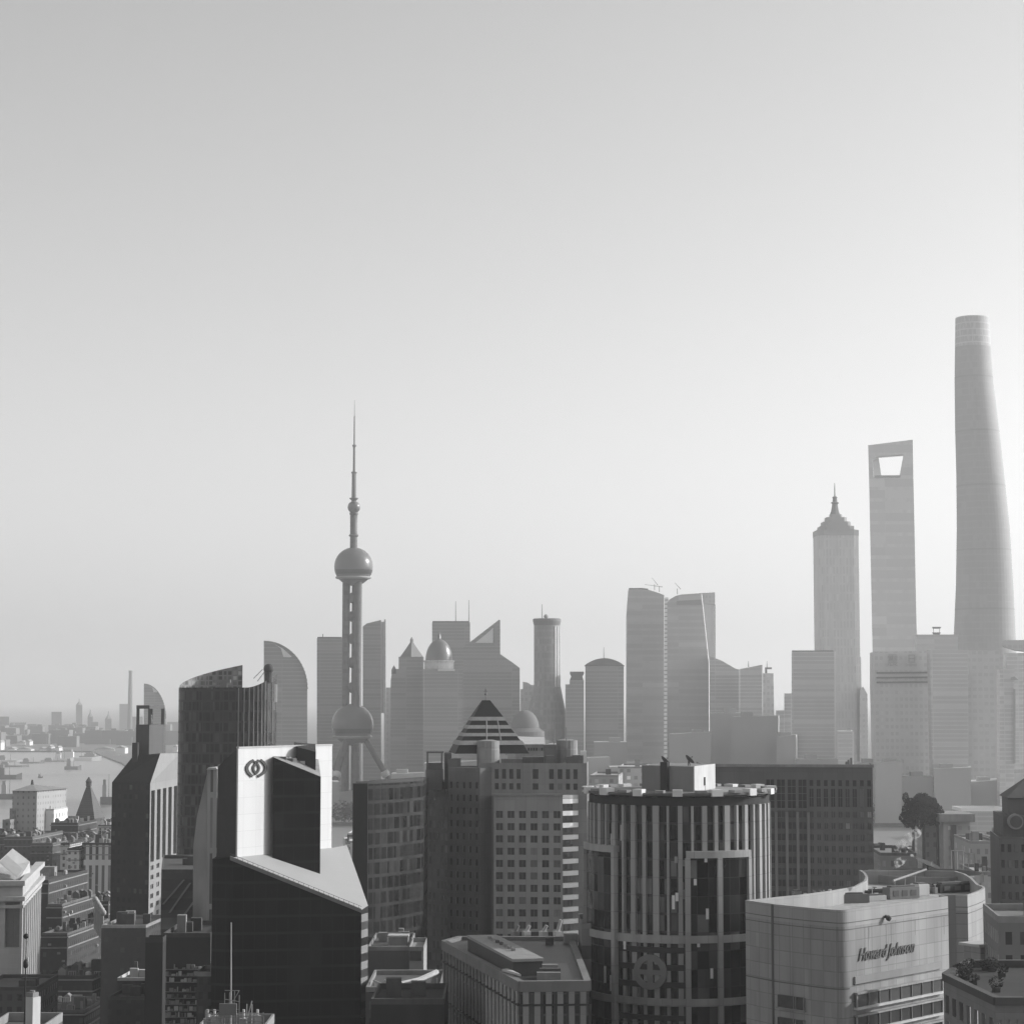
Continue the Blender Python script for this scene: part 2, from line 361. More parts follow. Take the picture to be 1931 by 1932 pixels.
# slabs beside the television tower
tower('office_tower', 'plain grey slab tower directly left of the television tower shaft', 622, 2750,
      [('wall', [(598, G(2750)), (598, 1204), (646, 1204), (646, G(2750))], FG, 40, 0, 0), ('parapet', [(599, 1203.4), (599, 1201.5), (645, 1201.5), (645, 1203.4)], PD, 38, 0, 1), ('aerial', [(608.5, 1202), (608.5, 1196), (610, 1196), (610, 1202)], PD, 1, 0, 5)])
th = tower('office_tower', 'tall tower with slanting top and pale strip right of the television tower', 705, 2650,
      [('wall', [(684.5, G(2650)), (684.5, 1182), (692, 1176), (719, 1169.5), (719, G(2650))], FG, 36, 0, 0),
       ('sunlit_strip', [(719.2, 1345), (719.2, 1173), (724.5, 1173), (724.5, 1345)], PW, 30, 0, 4),  # white strip paints the sunlit right side
       ('fin', [(724.7, G(2650)), (724.7, 1169), (727.6, 1168), (727.6, G(2650))], FD, 34, 0, 0)])
tower('low_block', 'narrow low pale block in the gap right of the slanting tower', 731, 2700, [('wall', [(727.9, G(2700)), (727.9, 1297), (737, 1297), (737, G(2700))], FL, 40, 0, 0)], 'building')
# sail shaped towers
def sail(px0, px1, ytop, ybend, Y, label):
    n = 18; arc = [(px0 + (px1 - px0) * math.sin(i / n * PI / 2) ** 1.0, ybend - (ybend - ytop) * math.cos(i / n * PI / 2)) for i in range(n + 1)]
    th = thing('sail_tower', label, 'skyscraper', base((px0 + px1) / 2, Y))
    b = MB(); b.slab([(px0, G(Y))] + arc + [(px1, G(Y))], Y, 34, 0); b.build('wall', FG, th)
    b = MB()
    for i in range(n):
        a, c = arc[i], arc[i + 1]; b.slab([(a[0], a[1]), (a[0] * .999 + .6, a[1] - 1.6), (c[0] + 1.2, c[1] - 1.0), (c[0], c[1])], Y - 1.5, 38, 0)
    b.build('crown_edge', PL, th)
    s = (px1 - px0) / 82.0
    b = MB(); b.slab([(px0 + 32 * s, ytop + 13 * s), (px0 + 20 * s, ytop + 5 * s), (px0 + 36 * s, ytop + 13.5 * s), (px0 + 53 * s, ytop + 29 * s), (px0 + 48 * s, ytop + 30 * s), (px0 + 37 * s, ytop + 29.5 * s)], Y - .6, 1.2, 0); b.build('glazed_crown', PW, th)
sail(498, 580, 1210, 1300, 2300, 'grey sail shaped tower with quarter round top behind the dark curved tower')
sail(272, 313, 1291, 1356, 3700, 'small pale sail shaped tower fading in haze at far left')
# bank with cone roof, dome building, antenna slab, blade tower
th = tower('stepped_tower', 'stepped grey tower with pointed pyramid roof left of the domed tower', 768, 2500,
      [('wall', [(737, G(2500)), (737, 1283), (739, 1271), (747, 1271), (747, 1262), (752, 1262), (752, 1239), (799, 1239), (799, G(2500))], FG, 40, 0, 0)])
p = W(776.5, 1239, 2520); ap = W(776.5, 1207, 2520)
b = MB(); b.lathe(p.x, p.y, [(13.5, p.z - .5), (7, (p.z + ap.z) / 2 - 1), (1.8, ap.z - 3), (1.8, ap.z), (.4, ap.z + 3)], 4); b.build('pyramid_roof', PD, th)
p = W(743, 1272, 2515); b = MB(); b.lathe(p.x, p.y, [(2.8, p.z), (2.8, p.z + 5), (.3, p.z + 10)], 8); b.build('turret', PD, th)
th = tower('domed_tower', 'broad grey tower crowned by a ribbed dome with a bright sunlit edge', 828, 2450,
      [('wall', [(799.2, G(2450)), (799.2, 1262), (873, 1262), (873, G(2450))], FG, 46, 0, 0), ('cornice', [(826, 1266), (826, 1262.3), (858, 1262.3), (858, 1266)], PW, 2, 0, -2.1)])
p = W(828, 1246, 2470); zb = W(828, 1262, 2470).z; R = 15.2
b = MB(); b.lathe(p.x, p.y, [(16.5, zb), (16.5, p.z - 2), (17.5, p.z - 1.5), (17.5, p.z)], 32); b.build('drum', FL, th)
dm, dt, db = mk('dome_metal'); db.inputs['Base Color'].default_value = (.16, .16, .16, 1); db.inputs['Roughness'].default_value = .3; db.inputs['Metallic'].default_value = .2
b = MB(); b.lathe(p.x, p.y, [(R * math.cos(a), p.z + 24 * math.sin(a)) for a in [i * PI / 2 / 9 for i in range(9)]] + [(1.8, p.z + 24.5), (1.8, p.z + 28), (.4, p.z + 32)], 32); b.build('dome', dm, th, True)
th = tower('antenna_tower', 'square topped tower with two thin masts behind the domed tower', 850, 2800,
      [('wall', [(815, G(2800)), (815, 1174), (886.5, 1174), (886.5, G(2800))], FG, 44, 0, 0), ('parapet', [(816, 1173.6), (816, 1171.6), (885, 1171.6), (885, 1173.6)], PD, 40, 0, 2)])
for px, y in ((859.5, 1134), (884.3, 1132)):
    q = W(px, 1172, 2815); b = MB(); b.tube(q, W(px, y, 2815), .55, .3, 6); b.build('mast', PD, th)
th = tower('blade_tower', 'tower with triangular blade roof rising to a point on its right', 930, 2600,
      [('wall', [(873.4, G(2600)), (873.4, 1222), (888, 1210), (941, 1169), (943.3, 1170), (943.3, 1234), (964, 1248), (980, 1260), (981, G(2600))], FG, 44, 0, 0),
       ('glazed_gable', [(896, 1213), (918, 1195), (930, 1184), (930, 1213)], PW, 1.5, 0, -1.6), ('fin', [(932, 1216), (932, 1182), (938, 1177), (938, 1222)], PL, 1.5, 0, -1.8)])
tower('low_block', 'small stepped block between the blade tower and the round tower', 994, 2700,
      [('wall', [(981.3, G(2700)), (981.3, 1300), (986, 1300), (986, 1286), (996, 1288), (1001, 1292), (1006, 1292), (1006, G(2700))], FL, 36, 0, 0)], 'building')
# round tower with vertical stripes
Yr = 2500; c = W(1031.5, 1300, Yr); th = thing('round_tower', 'slim round tower with collar, thin mast and bright vertical stripes', 'skyscraper', (c.x, c.y, 0))
rr = 24.5 * Yr / F
def hr(y): return W(1031.5, y, Yr).z
b = MB(); b.lathe(c.x, c.y, [(rr * 1.45, 0), (rr * 1.45, hr(1345)), (rr, hr(1290)), (rr, hr(1170))], 28); b.build('wall', facade(.27, .23, 8, 3, .8, .7, .4, .6, .1, R=15), th, False)
b = MB(); b.lathe(c.x, c.y, [(rr * 1.0, hr(1180)), (rr * 1.08, hr(1172)), (rr * 1.08, hr(1168)), (rr, hr(1167))], 28); b.build('collar', PD, th)
for a in (-.25, -.62, -.9):
    b = MB(); b.box((c.x + rr * math.cos(a) * 1.0, c.y + rr * math.sin(a) * 1.0, 60), (1.4, 1.4, hr(1182) - 60), a); b.build('rib', PW, th)  # white ribs paint the lit strip on the sunward side
b = MB(); b.tube((c.x - 5.5, c.y, hr(1168)), (c.x - 5.5, c.y, hr(1140)), .5, .3, 6); b.build('mast', PD, th)
b = MB(); b.ball((c.x - 1, c.y, hr(1163)), 2.6, 10, 6); b.build('radar_ball', PL, th)
# domed hall low, right of the dark pyramid
FD2 = plain(.17, .8, .1, .02); p = W(990, 1350, 2350); th = thing('exhibition_hall', 'low pale half dome with a bright rim behind the dark pyramid', 'building', (p.x, p.y, 0))
b = MB(); b.lathe(p.x, p.y, [(21, 0), (21, 88), (15, 92)] , 28); b.build('drum', FD2, th)
b = MB(); b.lathe(p.x, p.y, [(15 * math.cos(a), 92 + 19 * math.sin(a)) for a in [i * PI / 2 / 8 for i in range(8)]] + [(.5, 111)], 28); b.build('dome', FD2, th, True)
# arched roof tower and neighbour
tower('notched_tower', 'grey tower with notched flat crown left of the arched roof tower', 1085, 2450,
      [('wall', [(1066, G(2450)), (1066, 1291), (1074, 1291), (1074, 1283), (1101, 1283), (1101, G(2450))], FG, 40, 0, 0), ('crown', [(1074.5, 1282.6), (1077, 1276), (1074.5, 1271), (1074.5, 1267), (1101, 1267), (1101, 1271), (1098, 1276), (1100, 1282.6)], PD, 34, 0, 2)])
n = 14; arc = [(1101.5 + 76 * i / n, 1256 - 14.5 * math.sin(PI * i / n) ** .8) for i in range(n + 1)]
th = tower('arched_tower', 'grey tower with a shallow arched roof and short central mast', 1140, 2500,
      [('wall', [(1103.5, G(2500)), (1103.5, 1256.5), (1176, 1256.5), (1176, G(2500))], FG, 44, 0, 0), ('arched_roof', arc[::1], PD, 46, 0, -1), ('mast', [(1137.6, 1243), (1138, 1221), (1138.7, 1221), (1139.1, 1243)], PD, 1, 0, 20)])
# twin tall towers
th = tower('twin_tower', 'left and taller of two broad grey twin towers, cranes on its roof', 1218, 2700,
      [('wall', [(1181, G(2700)), (1182, 1160), (1185.5, 1112), (1200, 1111), (1222, 1112.5), (1240, 1118), (1252, 1122.5), (1251.5, G(2700))], FD, 42, -.1, 0), ('parapet', [(1185.5, 1111.6), (1185.5, 1109.5), (1210, 1109.2), (1222, 1110.5), (1222, 1112), (1200, 1110.6)], PD, 38, 0, 1)], group='twin towers')
def crane(px, y, Y, L, up, label):
    a = W(px, y, Y); th = thing('tower_crane', label, 'crane', tuple(a), 'cranes on the twin towers')
    b = MB(); b.tube(a, a + Vector((0, 0, 7)), .5, .5, 4); b.build('mast', PD, th)
    b = MB(); b.tube(a + Vector((4, 0, 6)), a + Vector((-L, 0, 6 + up)), .5, .25, 4); b.build('jib', PD, th)
crane(1243, 1116.5, 2705, 18, 3, 'thin crane with nearly level jib on the taller twin tower roof')
crane(1234, 1113, 2710, 3, 9, 'short crane with raised jib on the taller twin tower roof')
crane(1277, 1121, 2650, 3, 8, 'small faint crane on the left shoulder of the leaning twin tower')
th = tower('twin_tower', 'right twin tower with dipped left shoulder and right edge leaning inward', 1296, 2640,
      [('wall', [(1257.5, G(2640)), (1257.8, 1137), (1262, 1131), (1274, 1124), (1284, 1121.5), (1322, 1119), (1336, 1250), (1337, G(2640))], FD, 42, .1, 0), ('crown_band', [(1276, 1141), (1276, 1134), (1322, 1131), (1323, 1141)], PL, 1, 0, -1.2)], group='twin towers')
tower('glass_link', 'narrow pale strip of stacked balconies between the twin towers', 1255, 2760,
      [('wall', [(1250.5, G(2760)), (1253, 1127), (1260, 1127), (1260, G(2760))], facade(.75, .3, 5.2, 40, .99, .3, .3, .7, .1), 16, 0, 0)], 'tower')
tower('pale_tower', 'pale tower standing behind the right twin tower, lightest of that cluster', 1335, 3300,
      [('wall', [(1318, G(3300)), (1318, 1140), (1345.5, 1140), (1345.5, G(3300))], PW, 34, 0, 2), ('crown', [(1318, 1139.7), (1318, 1119), (1348, 1117.5), (1348, 1139.7)], FL, 36, 0, 0), ('edge', [(1346, G(3300)), (1346, 1140.2), (1348.6, 1140.2), (1348.6, G(3300))], PL, 34, 0, 0)])
th = tower('sloping_block', 'grey block whose roof slopes down to the right beside the twin towers', 1365, 2600,
      [('wall', [(1337.5, G(2600)), (1338, 1238), (1360, 1246), (1386, 1261), (1394, 1263), (1394, G(2600))], FGR, 40, 0, 0)])
th = tower('sloping_block', 'grey block whose roof rises to the right, one mast on top', 1415, 2550,
      [('wall', [(1394.5, G(2550)), (1394.5, 1262), (1437, 1254), (1437.5, G(2550))], FGR, 40, 0, 0), ('mast', [(1410, 1258), (1410.6, 1247), (1411.3, 1247), (1411.9, 1258)], PD, 1, 0, 10)])
th = tower('office_tower', 'narrow paler tower with rooftop frame and mast right of the sloping blocks', 1450, 2600,
      [('wall', [(1438, G(2600)), (1438, 1270), (1458, 1270), (1462, G(2600))], FL, 34, 0, 0), ('roof_frame', [(1442, 1269.6), (1442, 1259), (1455, 1259), (1455, 1262), (1446, 1262), (1446, 1269.6)], PD, 20, 0, 3), ('mast', [(1445, 1259), (1445.5, 1247), (1446.1, 1247), (1446.6, 1259)], PD, 1, 0, 10)])
tower('low_block', 'low hazy block in the notch left of the plain square tower', 1470, 2500, [('wall', [(1462.5, G(2500)), (1462.5, 1340), (1478, 1340), (1478, G(2500))], FGR, 34, 0, 0)], 'building')
tower('low_block', 'small block stepping up against the left side of the plain square tower', 1485, 2550, [('wall', [(1478.3, G(2550)), (1478.3, 1308), (1492, 1308), (1492, G(2550))], FGR, 34, 0, 0)], 'building')
tower('office_tower', 'plain square dark grey tower in front of the tiered pagoda tower', 1533, 2350,
      [('wall', [(1492.3, G(2350)), (1492.3, 1229), (1572, 1229), (1573, G(2350))], FGR, 40, 0, 0), ('edge_strip', [(1573.4, 1450), (1572.4, 1229), (1575.6, 1229), (1576.6, 1450)], PW, 3, 0, 0), ('parapet', [(1493, 1228.6), (1493, 1227), (1571, 1227), (1571, 1228.6)], PD, 38, 0, 1)])
tower('low_tower', 'low slab with white roof edge below the tiered pagoda tower', 1596, 2150,
      [('wall', [(1580, G(2150)), (1580, 1381), (1606.5, 1381), (1606.5, G(2150))], FGR, 30, 0, 0), ('roof_edge', [(1578, 1381), (1578, 1378.5), (1607, 1378.5), (1607, 1381)], PW, 30, 0, -1), ('edge_strip', [(1606.9, 1450), (1606.9, 1381), (1609.5, 1381), (1609.5, 1450)], PW, 3, 0, 0), ('radar_ball', [(1596, 1378.3), (1597, 1374.5), (1600, 1373.5), (1603, 1374.5), (1604, 1378.3)], PL, 5, 0, 8)], 'building')
# tiered pagoda skyscraper
Yj = 2950; th = thing('tiered_skyscraper', 'tall grey skyscraper with stepped pagoda crown and thin spire', 'skyscraper', base(1576, Yj))
def oct_(px, y, Y, hw, ch=.28):
    c = W(px, y, Y); r = hw * Y / F; q = r * (1 - ch)
    return [(c.x - q, c.y - r), (c.x + q, c.y - r), (c.x + r, c.y - q), (c.x + r, c.y + q), (c.x + q, c.y + r), (c.x - q, c.y + r), (c.x - r, c.y + q), (c.x - r, c.y - q)], c.z
b = MB(); CR = plain(.32, .7, .1, .02); jm = facade(.56, .5, 12, 4.4, .5, .75, .4, .6, .05)
pb, _ = oct_(1578, 1300, Yj, 41); _, z1 = oct_(1577, 1240, Yj, 40); b.prism(pb, 0, z1)
pb, _ = oct_(1576.3, 1100, Yj, 38.8); _, z2 = oct_(1576, 1012, Yj, 39); b.prism(pb, z1, z2); b.build('shaft', jm, th)
b = MB(); tiers = [(39.3, 1002, 1012), (31.5, 994, 1002), (25.8, 985.6, 994), (19.2, 977, 985.6), (11, 971, 977)]
for hw, ya, yb in tiers:
    pb, za = oct_(1575, ya, Yj, hw); _, zb = oct_(1575, yb, Yj, hw); b.prism(pb, zb - .5, za)
b.build('crown', plain(.42, .7, .1, .02), th)
c = W(1574, 970, Yj); b = MB()
def hj(y): return W(1574, y, Yj).z
b.lathe(c.x, c.y, [(7.6, hj(972)), (5.4, hj(965)), (4.2, hj(956)), (3.8, hj(951)), (5.6, hj(949.5)), (5.4, hj(948)), (3.2, hj(947)), (2.9, hj(940)), (3.6, hj(939)), (2.6, hj(937)), (.9, hj(936)), (.7, hj(922)), (.3, hj(911))], 8); b.build('spire', PD, th)
# opener-shaped skyscraper with the trapezium hole
Yw = 3050; th = thing('aperture_skyscraper', 'tall flat sided skyscraper with a trapezium opening near its top', 'skyscraper', base(1682, Yw))
b = MB()
out = [(1650, G(Yw)), (1646, 1300), (1642, 1100), (1638.5, 950), (1636.3, 840), (1657, 837.5), (1720.5, 829.5)]
hole = [(1644.5, 866), (1657, 860), (1703, 857), (1695, 899), (1650, 900.5), (1644.5, 900)]
def qs(*pp, dep=22, off=0): b.slab(list(pp), Yw + off, dep, 0)
qs((1636.3, 840), (1720.5, 829.5), (1720.8, 857), (1703, 857), (1657, 860.5), (1644.6, 866), (1637, 866))
qs((1637, 866), (1644.6, 866), (1646.5, 900), (1638, 900)); qs((1703, 857), (1720.8, 857), (1721.6, 900), (1695, 900))
qs((1638, 900), (1721.6, 900), (1724, 1010), (1728, 1200), (1731, 1330), (1736, G(Yw)), (1650, G(Yw)), (1646, 1300), (1642, 1100))
b.build('wall', facade(.64, .58, 16, 40, .99, .7, .4, .6, .05), th)
b = MB(); b.slab([(1644.9, 866.2), (1656, 862), (1661.5, 899.5), (1646.9, 899.5)], Yw + 21, 2, 0); b.build('inner_wall', PW, th)
b = MB(); b.slab([(1648, 900.8), (1648, 897), (1697, 896.5), (1697, 900.8)], Yw - 1.4, 1.2, 0); b.build('sill', PL, th)
# twisting supertall
Ys = 2950; th = thing('twisting_skyscraper', 'tallest tower, rounded and gently twisting, with open slanting crown', 'skyscraper', base(1853, Ys))
prof = [(600, 1801, 1864), (660, 1800.5, 1867.5), (720, 1800, 1872), (800, 1801, 1882), (900, 1803.5, 1893), (1000, 1804, 1902.5), (1100, 1802.5, 1908), (1195, 1798.5, 1912), (1300, 1794, 1916), (1450, 1790, 1920), (G(Ys), 1788, 1922)]
def prat(y):
    for i in range(len(prof) - 1):
        a, c_ = prof[i], prof[i + 1]
        if y <= c_[0]: t_ = (y - a[0]) / (c_[0] - a[0]); return a[1] + (c_[1] - a[1]) * t_, a[2] + (c_[2] - a[2]) * t_
    return prof[-1][1:]
n = 48; rows = 96; rings = []
for i in range(rows + 1):
    y = 600 + (G(Ys) - 600) * i / rows; l, r = prat(y); c = W((l + r) / 2, y, Ys); hw = (r - l) / 2 * Ys / F; tw = i / rows * 2.1
    ring = []
    for j in range(n):
        a = 2 * PI * j / n; rad = 1 + .02 * math.cos(3 * (a - tw))
        ring.append(Vector((hw * rad * math.cos(a), hw * rad * math.sin(a), 0)))
    mx = max(v.x for v in ring); mn = min(v.x for v in ring); s_ = 2 * hw / (mx - mn); off = -(mx + mn) / 2 * s_
    zt = c.z
    ring = [Vector((c.x + v.x * s_ + off, c.y + v.y * s_, zt)) for v in ring]
    rings.append(ring)
cut = 6
b = MB(); base_i = 0
for g in rings[cut:]: b.v += g
for k_ in range(len(rings) - cut - 1):
    for i in range(n):
        j = (i + 1) % n; b.f.append((k_ * n + i, (k_ + 1) * n + i, (k_ + 1) * n + j, k_ * n + j)); b.m.append(0)
b.f.append(tuple(range(n))); b.m.append(0)
b.build('glass_skin', (SKN := facade(.34, .315, 9, 400, 1.1, .8, .6, .8, .02, .06, spec=.15)), th)
b = MB(); 
for k_ in range(cut):
    for i in range(n):
        j = (i + 1) % n; a0, a1, c0, c1 = rings[k_][i], rings[k_][j], rings[k_ + 1][i], rings[k_ + 1][j]
        dz = lambda v: Vector((v.x, v.y, v.z - (5 * (1 + math.cos(2 * PI * i / n)) if k_ == 0 else 0)))
        b.quad(c0, c1, a1, a0)
b.build('open_crown', facade(.5, .38, 9, 9, .9, .8, .6, .8, .05, .06, spec=.15), th)
for y in (720, 818, 925, 1040, 1150, 1250):
    b = MB()
    i = (y - 600) / (G(Ys) - 600) * rows; g = rings[int(i)]; c = sum(g, Vector()) / n
    q = [c + (v - c) * 1.006 for v in g]
    for j in range(n): a, e = q[j], q[(j + 1) % n]; b.quad(a - Vector((0, 0, 2.2)), e - Vector((0, 0, 2.2)), e, a)
    b.build('floor_band', facade(.29, .28, 18, 400, 1.1, .8, .6, .8, .02, .06, spec=.15), th)
# right hand cluster
th = tower('signed_tower', 'pale tower with two faint rooftop characters and dark horizontal bands', 1700, 2250,
      [('wall', [(1651, G(2250)), (1645, 1292), (1645, 1230), (1752, 1228), (1752, 1262), (1757, 1266), (1759, G(2250))], FL, 40, -.3, 0)] +
      [('band', [(1652, y + 3), (1652, y), (1757.5, y - 1), (1757.5, y + 2.4)], PD, 1, 0, -1.2) for y in (1268, 1277, 1286)])
def text(body, size, pos, rz, mat, parent, name, shear=0.0, ext=.1, sx=1.0, bold=0.0, tilt=0.0):
    cu = bpy.data.curves.new(name, 'FONT'); cu.body = body; cu.size = size; cu.shear = shear; cu.extrude = ext; cu.align_x = 'CENTER'; cu.align_y = 'CENTER'; cu.offset = bold
    o = bpy.data.objects.new(name, cu); col.objects.link(o); bpy.context.view_layer.update()
    me = bpy.data.meshes.new_from_object(o); bpy.data.objects.remove(o); me.materials.clear(); me.materials.append(mat)
    o = bpy.data.objects.new(name, me); col.objects.link(o); o.parent = parent; o.location = Vector(pos) - parent.location
    o.rotation_euler = (PI / 2, tilt, rz); o.scale = (sx, 1, 1); return o
try:
    for ch, px in (('震', 1682.5), ('旦', 1718.5)): text(ch, 13.5, W(px, 1247, 2248.6), 0, FH, th, 'character_sign', 0, .3, .85)
except Exception as e: print('cjk', e)
tower('office_tower', 'dark grey block with small rooftop pavilion left of the tallest tower', 1765, 2500,
      [('wall', [(1727.5, G(2500)), (1727.5, 1197), (1806, 1197), (1806, G(2500))], FD, 44, -.2, 0), ('pavilion', [(1759, 1196.7), (1757, 1193), (1773, 1193), (1771, 1196.7)], PD, 10, 0, 10), ('pavilion_roof', [(1758, 1185.5), (1757, 1182.6), (1774, 1182.6), (1772, 1185.5)], PD, 12, 0, 9), ('post', [(1759, 1193), (1759, 1185.5), (1760, 1185.5), (1760, 1193)], PD, 1, 0, 12), ('post', [(1770.5, 1193), (1770.5, 1185.5), (1771.5, 1185.5), (1771.5, 1193)], PD, 1, 0, 12)])
tower('office_tower', 'dark grey slab right of the pale tower with the character sign', 1790, 2200,
      [('wall', [(1759.5, G(2200)), (1753, 1225), (1824, 1226), (1826, G(2200))], FGR, 40, -.3, 0)])
tower('office_tower', 'mid grey tower with stepped shoulder under the tallest tower', 1855, 2300,
      [('wall', [(1826.5, G(2300)), (1825, 1227), (1884, 1227), (1884, G(2300))], FH, 40, -.3, 0), ('shoulder', [(1812, G(2300)), (1809, 1276), (1826, 1272), (1826.5, G(2300))], FH, 30, -.3, -5)])
tower('disc_tower', 'tower with overhanging disc shaped crown at the right picture edge', 1915, 2350,
      [('wall', [(1897, G(2350)), (1897, 1232), (1960, 1232), (1960, G(2350))], FGR, 40, -.3, 0), ('disc', [(1890, 1219), (1888.5, 1214), (1890, 1209), (1900, 1207.5), (1960, 1207.5), (1960, 1232), (1912, 1226)], FH, 40, 0, -3)])
tower('low_tower', 'narrow dark building with pale corner strip left of the disc topped tower', 1895, 2150,
      [('wall', [(1884.6, G(2150)), (1884.6, 1262), (1912, 1258), (1912, G(2150))], FGR, 34, -.3, 0), ('edge_strip', [(1910, 1440), (1910, 1300), (1914, 1300), (1914, 1440)], PL, 2, 0, -2.4), ('rooftop_arch', [(1905, 1283), (1905, 1278), (1912, 1276), (1920, 1283)], PL, 3, 0, -5)])
tower('thin_tower', 'thin pale tower squeezed between the pagoda and aperture skyscrapers', 1631, 2900,
      [('wall', [(1620.5, G(2900)), (1620.5, 1300), (1627, 1295), (1635, 1310), (1637, G(2900))], FL, 30, 0, 0)])

# low blocks, wood and embankment on the far bank that closes the foot of the skyline
lows = [(560, 640, 1475, 2320), (738, 800, 1460, 2330), (800, 905, 1440, 2360), (905, 985, 1425, 2340), (985, 1068, 1405, 2300), (1068, 1150, 1432, 2280), (1120, 1182, 1400, 2380), (1150, 1260, 1447, 2240),
        (1262, 1340, 1385, 2330), (1338, 1420, 1345, 2420), (1380, 1465, 1352, 2360), (1464, 1500, 1390, 2300), (1500, 1580, 1432, 2260), (1610, 1650, 1440, 2260), (1650, 1700, 1440, 2180), (1700, 1760, 1465, 2200), (1760, 1830, 1450, 2170), (1830, 1890, 1475, 2190), (1890, 1960, 1460, 2180)]
LB1, LB2 = plain(.4, .9, .15, .01), plain(.46, .9, .15, .01)
for i, (a, c_, y, Y) in enumerate(lows):
    p = W((a + c_) / 2, 1400, Y)
    th = thing('riverside_block', 'hazy mid-rise block at the foot of the skyline on the far bank', 'building', (p.x, p.y, 0), 'blocks at the foot of the skyline')
    b = MB(); b.slab([(a, G(Y)), (a, y), (c_, y - (i % 3) * 2), (c_, G(Y))], Y, 50, random.uniform(-.2, .2)); b.build('wall', (LB1, LB2)[i % 2], th)
    q = W(a + (c_ - a) * random.uniform(.3, .7), y, Y + 15); b = MB(); b.box((q.x, q.y, q.z - 2), (12, 10, 7)); b.build('roof_house', LB1, th)
def blob(b, c, r, hgt, n, size, rnd):
    for _ in range(n):
        th_ = rnd.uniform(0, 2 * PI); u = rnd.uniform(-1, 1); q = rnd.uniform(.55, 1) ** .6; s_ = math.sqrt(1 - u * u)
        p = Vector((c[0] + r * q * s_ * math.cos(th_), c[1] + r * q * s_ * math.sin(th_), c[2] + hgt * q * u))
        a = Vector((rnd.uniform(-1, 1), rnd.uniform(-1, 1), rnd.uniform(-1, 1))).normalized(); e = a.orthogonal().normalized(); k_ = size * rnd.uniform(.6, 1.3)
        b.quad(p - a * k_, p + e * k_ * .7, p + a * k_, p - e * k_ * .7)
rnd = random.Random(3); b = MB()
for i in range(90):
    px = rnd.uniform(590, 1900); p = W(px, 1400, rnd.uniform(2196, 2215)); blob(b, (p.x, p.y, rnd.uniform(8, 13)), rnd.uniform(9, 15), rnd.uniform(7, 11), 60, 2.2, rnd)
leaf = plain(.04, .95, .5, .2, .1); tag(b.build('riverside_wood', leaf), 'dark band of trees along the far river bank', 'trees', None, 'stuff')

# far distance at the left
fm = plain(.2, .9, .1, .02); fm2 = plain(.26, .9, .1, .02); rnd = random.Random(11)
spec = [(98, 117, 1343, 5200, 0), (144, 156, 1330, 5800, 1), (0, 18, 1352, 5000, 0), (166, 176, 1352, 5300, 1), (199, 211, 1356, 5100, 1), (226, 246, 1328, 6000, 0), (172, 186, 1362, 5000, 0), (120, 142, 1368, 5000, 0), (52, 70, 1366, 5300, 0), (20, 50, 1363, 5600, 0), (250, 270, 1352, 5500, 0), (316, 338, 1362, 5100, 0)]
for a, c_, y, Y, pk in spec:
    Y = Y * 1.5
    p = W((a + c_) / 2, 1400, Y); th = thing('far_tower', 'faint tower block almost lost in haze beyond the river at left', 'tower block', (p.x, p.y, 0), 'far towers fading in the haze')
    b = MB(); b.slab([(a, G(Y)), (a, y), (c_, y), (c_, G(Y))], Y, 50, 0); b.build('wall', fm2, th)
    if pk:
        q = W((a + c_) / 2, y, Y + 25); b = MB(); b.lathe(q.x, q.y, [((c_ - a) * Y / F * .5, q.z), (2, q.z + 14), (1, q.z + 26)], 4); b.build('peaked_roof', fm2, th)
p = W(245, 1400, 7400); th = thing('chimney', 'tall faint chimney rising from the haze beyond the river', 'chimney', (p.x, p.y, 0))
b = MB(); b.lathe(p.x, p.y, [(9, 0), (7, W(245, 1300, 7400).z), (6, W(245, 1270, 7400).z)], 16); b.build('stack', fm, th)
b = MB(); b.lathe(p.x, p.y, [(6.2, W(245, 1270, 7400).z), (6.4, W(245, 1265, 7400).z)], 16); b.build('collar', PD, th)
for i in range(60):
    px = rnd.uniform(-40, 345); Y = rnd.uniform(5700, 7600) ; h_ = rnd.choice((10, 14, 18, 22, 28, 38)); p = W(px, 1400, Y)
    b = MB(); b.box((p.x, p.y, 0), (rnd.uniform(30, 90), rnd.uniform(30, 60), h_)); b.cur = 1; b.box((p.x + rnd.uniform(-8, 8), p.y, h_), (14, 12, 5))
    one('far_block', b, [fm, PD], 'low hazy block on the far shore at the left', 'building', 'far shore blocks')
